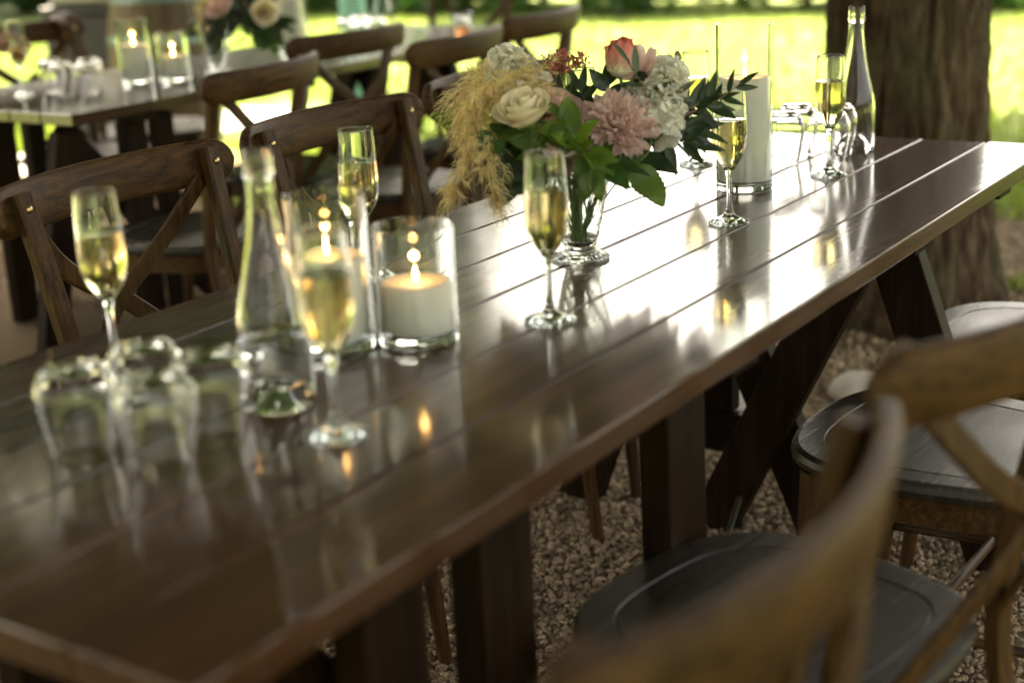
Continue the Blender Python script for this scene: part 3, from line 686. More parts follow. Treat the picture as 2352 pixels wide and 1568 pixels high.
def mum(P, N, s, mat, label, base, group='flowers in the big bouquet', layers=8):
    t = empty('chrysanthemum'); frame(t, P, N, rnd.uniform(0, 6)); tag(t, label, 'flower', group)
    me = pm('mum' + mat, .040, .0125, .55, .16, M[mat], 6, 3, tip=.7)
    for k in range(layers):
        f = k / (layers - 1); n = int(7 + 11 * f); tilt = 82 - 88 * f ** .9; L = .42 + .63 * f ** .7; o0 = rnd.uniform(0, 6)
        for i in range(n): put_petal(me, t, o0 + i * 6.283 / n + rnd.uniform(-.1, .1), (.003 + .010 * f) * s, (.010 - .016 * f) * s, rad(tilt + rnd.uniform(-9, 9)), L * s * rnd.uniform(.92, 1.08), rnd.uniform(-.25, .25))
    mb = MB(); mb.ball((0, 0, -.010 * s), .014 * s, 10, 7, (1, 1, .7)); mb.obj('calyx', M['leaf_dark'], t, smooth=True)
    stem_to(t, P, N, foot_in(base), .002); return t
def tulip(P, N, s, label, base, group='flowers in the big bouquet'):
    t = empty('coral_peony'); frame(t, P, N, rnd.uniform(0, 6)); tag(t, label, 'flower', group)
    me = pm('coral', .050, .036, .40, .10, M['coral'], ruffle=.07, tip=.5)
    for n, tilt, r0, sc in ((4, 94, .007, .95), (6, 95, .013, 1.0), (7, 91, .0185, .92), (5, 80, .019, .80)):
        o0 = rnd.uniform(0, 6)
        for i in range(n): put_petal(me, t, o0 + i * 6.283 / n, r0 * s, 0, rad(tilt + rnd.uniform(-6, 6)), sc * s * rnd.uniform(.88, 1.06))
    mb = MB(); mb.ball((0, 0, 0), .016 * s, 12, 8, (1, 1, .55)); mb.obj('calyx', M['cream'], t, smooth=True)
    stem_to(t, P, N, foot_in(base), .0026); return t
def floret_mesh():
    mb = MB(); g = random.Random(4)
    for ring, (n, tilt, L) in enumerate(((5, .35, .0145), (4, .95, .011))):
        for i in range(n):
            az = i * 6.283 / n + ring * .5; R = Matrix.Rotation(az, 4, 'Z') @ Matrix.Translation((0, .001, .002 * ring)) @ Matrix.Rotation(tilt + g.uniform(-.2, .2), 4, 'X'); ph = g.uniform(0, 6)
            def fn(a, b):
                w = .0075 * math.sin(math.pi * (a * .8 + .12)) ** .7; return R @ Vector(((b - .5) * 2 * w, L * a, .0025 * math.sin(8 * b + ph) * a - .002 * a * a))
            mb.grid(fn, 4, 4)
    return mb.mesh('floret', M['white'], smooth=True, fix=False)
FLO = floret_mesh()
def stock(P0, P1, n, label, base, group='flowers in the big bouquet', s=1.0, rr=.018):
    P0, P1 = Vector(P0), Vector(P1); ax = (P1 - P0); t = empty('white_stock'); frame(t, P0, ax, 0); tag(t, label, 'flower', group); L = ax.length
    for i in range(n):
        f = i / (n - 1); a = i * 2.4; r = rr * (1.05 - .65 * f); tilt = rad(28 + 40 * f)
        o = link('floret', FLO, t); sc = s * (1.15 - .45 * f) * rnd.uniform(.9, 1.15)
        o.matrix_local = Matrix.Translation((r * math.cos(a), r * math.sin(a), L * f)) @ Matrix.Rotation(a - math.pi / 2, 4, 'Z') @ Matrix.Rotation(-(math.pi / 2 - tilt), 4, 'X') @ Matrix.Rotation(rnd.uniform(0, 6), 4, 'Z') @ Matrix.Diagonal((sc, sc, sc, 1))
    for i in range(5):
        mb = MB(); a = i * 1.3; mb.ball((.005 * math.cos(a), .005 * math.sin(a), L * (.98 + .05 * i)), .0045, 8, 6, (1, 1, 1.5)); mb.obj('bud', M['white'] if i < 3 else M['stem'], t, smooth=True)
    mb = MB(); mb.tube([(0, 0, L * 1.2), (0, 0, L * .5), (0, 0, -.01)], .0022, 7); mb.obj('stalk', M['stem'], t, smooth=True)
    stem_to(t, P0, ax, foot_in(base), .002); return t
def leaf_mesh(name, L, W, mat, fold=.20, curl=-.15, tip=.75, serr=0.0, nu=9, nv=4):
    mb = MB()
    def fn(a, b):
        k = 1 + serr * (math.sin(a * 60) if abs(b - .5) > .45 else 0); w = W * .5 * math.sin(math.pi * (.02 + .97 * a) ** tip) ** .9 * k
        x = (b - .5) * 2 * w; return (x, L * a, fold * abs(x) + curl * L * a * a + .05 * W * math.sin(9 * a + 2 * b))
    mb.grid(fn, nu, nv); return mb.mesh(name, mat, smooth=True, fix=False)
LM = {'olive': leaf_mesh('leaf', .042, .011, M['leaf_olive']), 'olive_d': leaf_mesh('leaf', .042, .012, M['leaf_dark']),
      'mid': leaf_mesh('leaf', .045, .026, M['leaf_mid']), 'bright': leaf_mesh('leaf', .055, .030, M['leaf_bright']),
      'dark': leaf_mesh('leaf', .060, .032, M['leaf_dark']), 'big': leaf_mesh('leaf', .078, .056, M['leaf_bright'], fold=.12, curl=-.08, tip=.9, serr=.04, nu=40)}
def put_leaf(parent, kind, P, tipdir, nrm, s=1.0):
    y = Vector(tipdir).normalized(); z = Vector(nrm); z = (z - y * z.dot(y)).normalized(); x = y.cross(z)
    o = link('leaf', LM[kind], parent); m = Matrix(((x.x, y.x, z.x, P[0]), (x.y, y.y, z.y, P[1]), (x.z, y.z, z.z, P[2]), (0, 0, 0, 1))) @ Matrix.Diagonal((s, s, s * rnd.uniform(.5, 1.5), 1))
    o.matrix_local = parent.matrix_world.inverted() @ m; return o
TOCAM = -FWD
def ivec(du, dv, dd=0.0):         # direction given as right / down in the picture plus depth
    return RGT * du - UPV * dv + FWD * dd
def sprig(pts, kind, n, label, base, s=1.0, group='foliage in the big bouquet', mat='twig', spread=.8, name='olive_sprig', start=.25, stem=True):
    P = [Vector(p) for p in pts]; t = empty(name, P[0]); bpy.context.view_layer.update(); tag(t, label, 'foliage', group)
    t.matrix_world = Matrix.Translation(P[0]); inv = t.matrix_world.inverted()
    sp = spline(P, 8); mb = MB(); mb.tube([inv @ p for p in sp], [.0013 * (1 - .5 * i / len(sp)) for i in range(len(sp))], 6); mb.obj('twig', M[mat], t, smooth=True)
    for i in range(n):
        f = start + (1 - start) * i / max(1, n - 1); k = min(len(sp) - 2, int(f * (len(sp) - 1))); p = sp[k]; d = (sp[k + 1] - sp[k]).normalized()
        side = d.cross(TOCAM).normalized() * (1 if i % 2 else -1)
        dirn = d * rnd.uniform(.5, 1.0) + side * spread * rnd.uniform(.6, 1.2) + Vector((rnd.uniform(-.3, .3), rnd.uniform(-.3, .3), rnd.uniform(-.3, .2)))
        if i == n - 1: dirn = d
        put_leaf(t, kind, p, dirn, TOCAM + Vector((rnd.uniform(-.7, .7), rnd.uniform(-.7, .7), rnd.uniform(-.2, .9))), s * rnd.uniform(.75, 1.2))
    if stem:
        f = foot_in(base); mb = MB(); mb.tube([inv @ p for p in spline([P[0], P[0] * .4 + f * .6 + Vector((0, 0, .02)), f], 5)], .0014, 6); mb.obj('stem', M['stem'], t, smooth=True)
    return t
def pampas(pts, wid, n, label, seed, group='pampas plumes in the big bouquet', hair=.03):
    g = random.Random(seed); P = spline(pts, 12); t = empty('pampas_plume', P[0]); tag(t, label, 'pampas grass', group); o0 = Vector(P[0])
    mb = MB(); mb.tube([p - o0 for p in P], [.0014] * len(P), 6); mb.obj('stalk', M['pampas'], t, smooth=True)
    V = []; F = []; br = []
    for i in range(54):                                  # side branchlets carry the hairs
        f = g.random() ** .85; k = min(len(P) - 2, int(f * (len(P) - 1))); p = P[k].lerp(P[k + 1], g.random()); d = (P[k + 1] - P[k]).normalized()
        a = Vector((g.gauss(0, 1), g.gauss(0, 1), g.gauss(0, 1))).normalized(); L = wid * g.uniform(.5, 2.1) * (math.sin(math.pi * (.15 + .75 * f)) ** .6)
        e = p + (d * g.uniform(.5, 1.2) + a * g.uniform(.5, 1.0)).normalized() * L; br.append((p, e + Vector((0, 0, -.22 * L)), L))
    for i in range(n):
        p0, p1, LL = br[g.randrange(len(br))]; f = g.random(); p = p0.lerp(p1, f) + Vector((0, 0, LL * .25 * math.sin(math.pi * f))); d = (p1 - p0).normalized()
        a = Vector((g.gauss(0, 1), g.gauss(0, 1), g.gauss(0, 1))).normalized(); h0 = p + a * .0012
        dr = (d * g.uniform(.6, 1.3) + a * g.uniform(.3, 1.1) + Vector((0, 0, -.2))).normalized(); L = hair * g.uniform(.22, .6)
        m_ = h0 + dr * L * .5 + a * .002; e = h0 + dr * L + Vector((0, 0, -L * .3)) + a * g.uniform(-.005, .005); w = dr.orthogonal().normalized() * .00042
        b = len(V); V += [h0 - w - o0, h0 + w - o0, m_ + w * 1.5 - o0, m_ - w * 1.5 - o0, e - o0, e + w * .4 - o0]; F += [(b, b + 1, b + 2, b + 3), (b + 3, b + 2, b + 5, b + 4)]
    me = bpy.data.meshes.new('plume'); me.from_pydata([tuple(v) for v in V], [], F); me.materials.append(M['pampas']); tag(link('plume', me, t), kind='stuff'); return t
def bead_cluster(P, N, s, label, base, group='flowers in the big bouquet'):
    t = empty('red_yarrow'); frame(t, P, N, 0); tag(t, label, 'flower', group); g = random.Random(8); mb = MB(); st = MB()
    for i in range(13):
        a = g.uniform(0, 6.28); r = .024 * s * math.sqrt(g.random()); c = Vector((r * math.cos(a), r * math.sin(a), .012 * s * g.uniform(-.3, 1.4)))
        st.tube([(0, 0, -.045 * s), c * .5 + Vector((0, 0, -.012)), c], .0005, 5)
        for j in range(26):
            q = c + Vector((g.gauss(0, .0045), g.gauss(0, .0045), g.gauss(.001, .0035))) * s; mb.ball(q, g.uniform(.0011, .0022) * s, 6, 4)
    tag(mb.obj('floret_head', M['red'], t, smooth=True), kind='stuff'); st.obj('branchlet', M['stem'], t, smooth=True)
    stem_to(t, Vector(P) - Vector(N).normalized() * .045 * s, N, foot_in(base), .0013); return t
def vase(loc, label):
    o = None; mb = MB()
    def jit(a, z): return 1 + (.018 * math.cos(14 * a + 300 * (z - .09)) + .018 * math.cos(14 * a - 300 * (z - .09)) if .03 < z < .15 else (.02 * math.cos(20 * a) if z < .012 else 0))
    prof = [(0, .003), (.030, .0005), (.043, 0), (.0452, .0015), (.0448, .004), (.034, .0075), (.0245, .011), (.0235, .016)] + [(.0235 + .0315 * ((z - .016) / .15) ** .85, z) for z in [.016 + .0075 * k for k in range(1, 21)]] + [(.0552, .1675), (.0535, .1675)] + [(.0205 + .0315 * ((z - .016) / .15) ** .85, z) for z in [.166 - .0075 * k for k in range(0, 19)]] + [(.015, .022), (0, .021)]
    mb.lathe(prof, 112, jitter=lambda a, z: jit(a, z)); o = mb.obj('cut_glass_vase', M['glass'], smooth=True); o.location = Vector(loc) + Vector((0, 0, .0004)); return tag(o, label, 'vase', 'cut glass vases')
vase(VASE, 'clear cut-glass footed vase holding the big bouquet')
DV = 2.275
def B(u, v, d=0.0): return at(u, v, DV + d)
bpy.context.view_layer.update()
# blooms, each placed where the photograph shows it, at the depth of the vase
rose(B(1205, 268, -.105), ivec(-.30, -.78, -.62), 1.32, 'cream', 'large cream rose next to the pampas grass', VASE)
mum(B(1418, 292, -.075), ivec(-.05, -.35, -1), 1.16, 'pink', 'big open pale pink chrysanthemum at the front of the bouquet', VASE, layers=10)
mum(B(1478, 178, .03), ivec(.55, -.45, .75), .98, 'pink', 'pale pink chrysanthemum seen from behind beside the coral peony', VASE, layers=6)
tulip(B(1425, 165, .0), ivec(.02, -1, -.12), 1.05, 'coral peony with cream base at the top of the bouquet', VASE)
bead_cluster(B(1304, 152, -.02), ivec(0, -1, -.25), 1.3, 'dusty red yarrow head above the bouquet', VASE)
stock(B(1185, 205, -.02), B(1156, 125, -.02), 26, 'white stock spike above the pampas grass', VASE, s=1.95, rr=.026)
stock(B(1497, 300, -.035), B(1546, 150, -.02), 30, 'tall white stock spike beside the pink chrysanthemum', VASE, s=1.8, rr=.027)
stock(B(1462, 260, .03), B(1505, 205, .03), 10, 'short white stock spike behind the pink chrysanthemum', VASE, s=1.7, rr=.02)
rose(B(1292, 322, -.082), ivec(-.15, -.45, -.85), .92, 'blush', 'blush pink rose half covered by green leaves', VASE, open_=1)
rose(B(1272, 250, -.045), ivec(.15, -.8, -.55), 1.0, 'blush', 'peach-blush rose between the cream rose and the yarrow', VASE, open_=1)
rose(B(1290, 370, -.05), ivec(-.1, .1, -1), .72, 'blush', 'small blush rose low among the green leaves', VASE)
rose(B(1235, 352, -.02), ivec(-.6, .3, -.6), .55, 'cream', 'small cream bud hanging below the cream rose', VASE)
# pampas
pampas([B(1265, 330, 0), B(1225, 240, -.01), B(1160, 205, -.03), B(1100, 225, -.05), B(1075, 300, -.07)], .042, 2600, 'amber pampas plume arching over beside the cream rose', 1, hair=.042)
pampas([B(1255, 320, 0), B(1215, 215, .0), B(1150, 190, -.01), B(1090, 230, -.03), B(1085, 330, -.05)], .038, 2200, 'amber pampas plume curling at the bouquet edge', 2, hair=.040)
pampas([B(1240, 300, -.02), B(1165, 225, -.05), B(1100, 270, -.07), B(1068, 360, -.08), B(1030, 462, -.08)], .024, 1700, 'amber pampas plume drooping towards the table edge', 3, hair=.036)
pampas([B(1250, 320, -.03), B(1180, 250, -.06), B(1130, 320, -.08), B(1122, 400, -.09), B(1142, 475, -.09)], .023, 1700, 'amber pampas plume hanging over the table planks', 4, hair=.036)
pampas([B(1275, 310, -.02), B(1250, 220, -.04), B(1190, 188, -.055), B(1115, 205, -.07)], .038, 2600, 'amber pampas plume curling over the top of the cream rose', 9, hair=.038)
# foliage
def SP(a, b, c, *k, **kk): return sprig([B(*a), B(*b), B(*c)], *k, **kk)
SP((1480, 280, .0), (1580, 250, .0), (1655, 225, -.02), 'olive_d', 11, 'dark olive sprig reaching towards the tall candle', VASE, s=1.15)
SP((1560, 270, -.02), (1640, 235, -.02), (1705, 190, -.03), 'olive_d', 7, 'olive sprig whose tip crosses the tall candle', VASE, s=1.0)
SP((1470, 300, .0), (1560, 290, .0), (1600, 300, .0), 'olive_d', 10, 'dark narrow-leaved sprig between the big chrysanthemum and the flutes', VASE, s=1.25)
SP((1440, 300, .0), (1530, 320, .0), (1590, 330, .0), 'olive_d', 10, 'dark low sprig under the white stock', VASE, s=1.2)
SP((1470, 300, -.05), (1485, 220, -.06), (1440, 140, -.06), 'olive', 5, 'grey olive sprig bending across the coral peony', VASE, s=1.1)
SP((1465, 300, -.05), (1500, 250, -.05), (1560, 210, -.05), 'olive', 6, 'grey olive sprig in front of the white stock', VASE, s=1.05)
SP((1325, 290, .0), (1290, 230, .0), (1240, 190, .01), 'olive', 8, 'grey olive sprig between the red yarrow and the cream rose', VASE, s=1.25)
SP((1340, 290, .0), (1345, 240, .0), (1330, 205, .0), 'olive_d', 7, 'olive sprig below the yarrow and in front of a flute', VASE, s=1.05)
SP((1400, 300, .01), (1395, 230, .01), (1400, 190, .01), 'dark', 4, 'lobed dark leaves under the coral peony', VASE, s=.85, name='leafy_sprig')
SP((1290, 400, -.07), (1235, 330, -.10), (1200, 300, -.10), 'bright', 11, 'bright green leaves under the cream rose', VASE, s=.82, name='leafy_sprig', mat='stem')
SP((1320, 400, -.08), (1320, 320, -.12), (1290, 275, -.12), 'bright', 11, 'bright green leaves in front of the blush rose', VASE, s=.8, name='leafy_sprig', mat='stem')
SP((1335, 390, -.08), (1350, 350, -.12), (1365, 400, -.12), 'bright', 11, 'bright green leaves hanging over the vase rim', VASE, s=.78, name='leafy_sprig', mat='stem')
SP((1330, 380, -.06), (1390, 370, -.10), (1430, 380, -.10), 'mid', 8, 'mid green leaves under the chrysanthemum', VASE, s=1.0, name='leafy_sprig', mat='stem')
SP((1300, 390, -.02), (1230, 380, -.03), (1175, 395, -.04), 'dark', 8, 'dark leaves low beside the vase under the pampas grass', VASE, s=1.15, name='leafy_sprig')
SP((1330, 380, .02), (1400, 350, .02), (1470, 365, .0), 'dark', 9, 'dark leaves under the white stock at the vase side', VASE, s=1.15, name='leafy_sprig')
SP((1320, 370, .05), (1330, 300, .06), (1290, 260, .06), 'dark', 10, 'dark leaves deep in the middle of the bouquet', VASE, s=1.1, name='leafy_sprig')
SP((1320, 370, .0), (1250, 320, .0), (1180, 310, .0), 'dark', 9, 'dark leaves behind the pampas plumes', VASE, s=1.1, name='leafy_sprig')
SP((1270, 360, -.05), (1180, 310, -.09), (1125, 330, -.09), 'mid', 7, 'hanging green leaves below the pampas curl', VASE, s=.9, name='leafy_sprig', mat='stem')
SP((1230, 300, -.02), (1105, 300, -.02), (1072, 290, -.02), 'bright', 3, 'round green leaves at the bouquet edge behind pampas', VASE, s=1.0, name='leafy_sprig', mat='stem')
SP((1210, 260, .04), (1130, 190, .05), (1085, 175, .05), 'olive', 7, 'fine wispy sprig reaching past the pampas grass', VASE, s=.45, name='wispy_sprig')
SP((1220, 260, .04), (1140, 180, .04), (1108, 150, .04), 'olive', 6, 'fine wispy sprig beside the white stock', VASE, s=.4, name='wispy_sprig')
t = sprig([B(1410, 395, -.03), B(1435, 385, -.05), B(1452, 382, -.06)], 'mid', 0, 'single large serrated green leaf hanging beside the vase', VASE, name='serrated_leaf', mat='stem')
put_leaf(t, 'big', B(1450, 380, -.06), ivec(.66, .75, -.1), TOCAM + ivec(.3, -.5), 1.0)

# second bouquet on the far table
V2 = Vector((2.97, 2.86, TH)); vase(V2, 'clear cut-glass vase on the far table'); bpy.context.view_layer.update()
g2 = 'flowers in the far bouquet'; D2 = (V2 - CAM_C).dot(FWD)
def B2(u, v, d=0.0): return at(u, v, D2 + d)
rose(B2(505, 22, -.05), ivec(-.3, -.5, -.8), 1.15, 'blush', 'blush rose in the far table bouquet', V2, g2, open_=1)
rose(B2(606, 28, -.05), ivec(.35, .2, -.9), 1.35, 'cream', 'cream rose hanging outward over the rim of the far bouquet', V2, g2)
rose(B2(545, -25, .0), ivec(0, -1, -.3), 1.1, 'cream', 'cream rose at the top of the far table bouquet', V2, g2)
rose(B2(570, 15, .03), ivec(.1, -.6, -.4), .8, 'blush', 'small blush rose deep in the far table bouquet', V2, g2)
pampas([B2(545, 60, 0), B2(500, 0, 0), B2(470, 10, -.02), B2(458, 70, -.03)], .024, 1000, 'amber pampas plume of the far table bouquet', 21, group='pampas plumes in the far bouquet', hair=.035)
for i, (a, b, c, k) in enumerate((((555, 90), (500, 50), (470, 60), 'dark'), ((555, 90), (545, 40), (520, 50), 'dark'), ((560, 90), (590, 50), (640, 60), 'dark'), ((565, 90), (560, 30), (580, 10), 'dark'), ((555, 95), (580, 70), (600, 90), 'mid'), ((550, 95), (520, 75), (500, 85), 'dark'), ((560, 90), (610, 60), (625, 100), 'mid'))):
    sprig([B2(*a), B2(*b), B2(*c)], k, 9, 'leafy green sprig in the far table bouquet', V2, s=1.25, group='foliage in the far bouquet', name='leafy_sprig')

# ------------------------------------------------------------------ tree with overhanging crown
tree = empty('oak_tree', (3.665, .742, 0), 0, 'big rough-barked tree standing at the end of the bouquet table', 'tree')
def trunk_mesh():
    mb = MB(); nz, na = 190, 230; H = 4.2; V = []
    def R(a, z):
        r = .232 + .075 * math.exp(-z / .22) + .010 * math.exp(-z / .8) - .008 * z
        r += .035 * math.exp(-z / .28) * math.cos(5 * a + .6) + .014 * math.sin(2 * a + .5 * z)
        p = Vector((math.cos(a) * 3.3, math.sin(a) * 3.3, z * 1.1)); q = Vector((math.cos(a) * 6.2, math.sin(a) * 6.2, z * 3.4 + 1.6 * mnoise.noise(p)))
        rid = 1 - abs(mnoise.noise(q)) * 2.2; fine = mnoise.noise(Vector((math.cos(a) * 15, math.sin(a) * 15, z * 14)))
        return r + .019 * rid + .010 * fine
    for i in range(nz + 1):
        z = -.03 + H * (i / nz) ** 1.25
        for j in range(na):
            a = 2 * math.pi * j / na; r = R(a, max(z, 0)); mb.v.append((r * math.cos(a) + .02 * math.sin(z), r * math.sin(a), z))
    for i in range(nz):
        for j in range(na):
            k = (j + 1) % na; mb.f.append((i * na + j, i * na + k, (i + 1) * na + k, (i + 1) * na + j))
    return mb.mesh('trunk', M['bark'], smooth=True)
link('trunk', trunk_mesh(), tree)
tg = random.Random(3); tips = []
for i in range(9):
    a = i * 6.283 / 9 + .3; L = tg.uniform(3.2, 5.2); z0 = 3.0 + .13 * i
    p = [Vector((0, 0, z0)), Vector((math.cos(a) * L * .35, math.sin(a) * L * .35, z0 + .7)), Vector((math.cos(a + .15) * L * .7, math.sin(a + .15) * L * .7, z0 + 1.0)), Vector((math.cos(a + .1) * L, math.sin(a + .1) * L, z0 + 1.0))]
    mb = MB(); sp = spline(p, 6); mb.tube(sp, [.11 * (1 - .85 * k / (len(sp) - 1)) + .01 for k in range(len(sp))], 10); mb.obj('limb', M['bark'], tree, smooth=True); tips += sp[6:]
def leaf_cloud(C, Rr, n, size, seed, shell=.35):
    g = np.random.default_rng(seed); d = g.standard_normal((n, 3)); d /= np.linalg.norm(d, axis=1, keepdims=True)
    r = (shell + (1 - shell) * g.random((n, 1))) ; P = np.asarray(C) + d * r * np.asarray(Rr)
    return P
def leaf_quads(P, size, seed, flat=.4):
    g = np.random.default_rng(seed); n = len(P); u = g.standard_normal((n, 3)); u /= np.linalg.norm(u, axis=1, keepdims=True); w = g.standard_normal((n, 3)); w[:, 2] += flat
    v = np.cross(u, w); v /= np.linalg.norm(v, axis=1, keepdims=True) + 1e-9; s = size * g.uniform(.6, 1.3, (n, 1)); nn = np.cross(u, v)
    V = np.stack([P - u * s, P + v * s * .42 + nn * s * .1, P + u * s, P - v * s * .42 + nn * s * .1], 1)
    return V.reshape(-1, 3), np.arange(n * 4).reshape(n, 4)
pc = []; cg = np.random.default_rng(17)
for i in range(330):                                   # clumps of the crown, stretched towards the camera side to cut fill light
    a = cg.uniform(0, 6.283); r = 5.4 * math.sqrt(cg.random()); k_ = 1.45 if math.cos(a - .75) < 0 else 1.0; c = (.55 + k_ * r * math.cos(a), .45 + k_ * r * math.sin(a), 3.75 + 1.7 * cg.random() + .07 * (5.0 - r) * cg.random() * 3)
    pc.append(leaf_cloud(c, (cg.uniform(.8, 1.25), cg.uniform(.8, 1.25), cg.uniform(.3, .6)), 560, .1, int(cg.integers(1e9)), .2))
PC = np.concatenate(pc) ; Vc, Fc = leaf_quads(PC, .125, 23)
tag(link('crown', np_mesh('crown', Vc, Fc, M['canopy']), tree), kind=None); 

# ------------------------------------------------------------------ hedge shrubs and trees beyond the lawn
def shrub_mesh(h, r, n, seed):
    g = np.random.default_rng(seed); ps = []
    for i in range(26):
        a = g.uniform(0, 6.283); q = r * math.sqrt(g.random()) * .75; z = h * g.uniform(.12, .85)
        ps.append(leaf_cloud((q * math.cos(a), q * math.sin(a), z), (r * .36, r * .36, h * .17), n // 26, .1, int(g.integers(1e9)), .45))
    P = np.concatenate(ps); P[:, 2] = np.maximum(P[:, 2], .04); return leaf_quads(P, .085, seed + 1, .2)
SH = [np_mesh('foliage', *shrub_mesh(2.0, 1.25, 7800, 40 + i), M['shrub']) for i in range(3)]
sg = random.Random(9)
hedge = [(10.9, 19.0), (11.8, 17.3), (12.5, 15.6), (12.9, 13.9), (13.2, 12.2), (13.4, 10.5), (13.7, 8.8), (13.9, 7.1), (14.2, 5.4), (14.4, 3.7), (14.7, 2.0), (15.0, .3), (15.2, -1.4)]
for i, (x, y) in enumerate(hedge):
    t = empty('shrub', (x - .15, y - .05, 0), sg.uniform(0, 6), 'dense green shrub in the clipped row beyond the sunlit lawn', 'shrub', 'shrubs in the row beyond the lawn')
    link('foliage', SH[i % 3], t); s = sg.uniform(.95, 1.12); t.scale = (s, s, s * sg.uniform(.85, 1.1))
    mb = MB(); mb.tube([(0, 0, 0), (.03, .02, .6), (-.02, .05, 1.1)], [.06, .045, .02], 8); mb.obj('stem', M['bark'], t, smooth=True)
def far_tree_mesh(seed):
    g = np.random.default_rng(seed); ps = []
    for i in range(60):
        d = g.standard_normal(3); d /= np.linalg.norm(d); c = np.array((0, 0, 4.2)) + d * g.random() ** .5 * np.array((2.4, 2.4, 3.0))
        ps.append(leaf_cloud(c, (.95, .95, .7), 210, .1, int(g.integers(1e9)), .3))
    return leaf_quads(np.concatenate(ps), .16, seed + 1)
FT = np_mesh('crown', *far_tree_mesh(77), M['canopy']); tm = MB(); tm.tube([(0, 0, 0), (.05, 0, 1.5), (0, .08, 3.2), (.02, 0, 5)], [.24, .19, .15, .07], 12); TM = tm.mesh('trunk', M['bark'], smooth=True)
for x, y, s in ((10.5, 22, 1.5), (13.0, 19.4, 1.45), (15.6, 17.0, 1.35), (17.9, 14.9, 1.1), (8.0, 21.0, 1.5), (5.0, 18, 1.4), (1.0, 16, 1.3), (12.0, 24.0, 1.6)):
    t = empty('leafy_tree', (x, y, 0), sg.uniform(0, 6), 'tall leafy tree standing behind the shrub row', 'tree', 'trees behind the shrub row'); t.scale = (s, s, s); link('crown', FT, t); link('trunk', TM, t)

for x, y, s, l in ((-6.8, 7.0, 1.2, 'added light-blocking tree, out of view off the open end of the far table'), (-10.0, 1.8, 1.25, 'added light-blocking tree, out of view off the near end of the bouquet table'),
                   (-9.0, -4.0, 1.3, 'added light-blocking tree, out of view diagonally off the bouquet table corner')):
    t = empty('leafy_tree', (x, y, 0), sg.uniform(0, 6), l, 'tree', 'unseen trees added to block fill light'); t.scale = (s, s, s); link('crown', FT, t); link('trunk', TM, t)  # unseen trees, added behind the view to hold back sky and lawn fill

# ------------------------------------------------------------------ things beyond the far table
t = empty('oak_barrel', (4.72, 4.96, 0.004), .3, 'brown oak barrel with pale hoops standing beyond the far table', 'barrel'); HB = .92
def rb(z): return .215 + .06 * (1 - ((z - HB / 2) / (HB / 2)) ** 2)
for i in range(20):
    a0 = i * 6.283 / 20 + .008; a1 = (i + 1) * 6.283 / 20 - .008; mb = MB()
    def fn(u, v): 
        z = HB * u; a = a0 + (a1 - a0) * v; r = rb(z) + .004 * math.sin(math.pi * v); return (r * math.cos(a), r * math.sin(a), z)
    mb.grid(fn, 12, 3)
    def fn2(u, v):
        z = HB * u; a = a0 + (a1 - a0) * v; r = rb(z) - .025; return (r * math.cos(a), r * math.sin(a), z)
    b0 = len(mb.v); mb.grid(fn2, 12, 3)
    for k in range(12):
        mb.f.append((k * 4, b0 + k * 4, b0 + k * 4 + 4, k * 4 + 4)); mb.f.append((k * 4 + 3, k * 4 + 7, b0 + k * 4 + 7, b0 + k * 4 + 3))
    mb.obj('stave', M['barrel'], t, auto=.6)
for z in (.06, .24, .66, .86):
    mb = MB(); mb.lathe([(rb(z - .02) + .003, z - .02), (rb(z - .02) + .008, z - .02), (rb(z + .02) + .008, z + .02), (rb(z + .02) + .003, z + .02)], 40, closed=True); mb.obj('hoop', M['hoop'], t, auto=.5)
mb = MB(); mb.lathe([(0, HB - .05), (.20, HB - .05), (.20, HB - .03), (0, HB - .03)], 40); mb.obj('barrel_head', M['barrel'], t)
t = empty('black_crate', (4.86, 5.61, .040), .55, 'black crate with a grey lid beside the barrel', 'crate')
mb = MB(); mb.box((-.25, -.2, 0), (.25, .2, .74)); mb.obj('crate_body', M['black'], t, bevel=.02)
mb = MB(); mb.box((-.26, -.21, .741), (.26, .21, .775)); mb.obj('rim', M['black'], t, bevel=.012)
mb = MB(); mb.box((-.22, -.17, .776), (.20, .17, 1.06)); mb.obj('lid', M['greybox'], t, bevel=.03)
# teal post
t = empty('teal_post', (5.95, 4.72, 0), 0, 'pale teal painted post standing behind the tall far candle', 'post')
mb = MB(); mb.lathe([(0, 0), (.075, 0), (.082, .01), (.078, .3), (.072, .9), (.07, 1.9), (.05, 1.93), (0, 1.94)], 32); mb.obj('shaft', M['teal'], t, auto=.6)
mb = MB(); mb.lathe([(0, .001), (.2, .001), (.21, .02), (.17, .05), (.09, .06), (0, .06)], 32); mb.obj('foot', M['teal'], t, auto=.6)
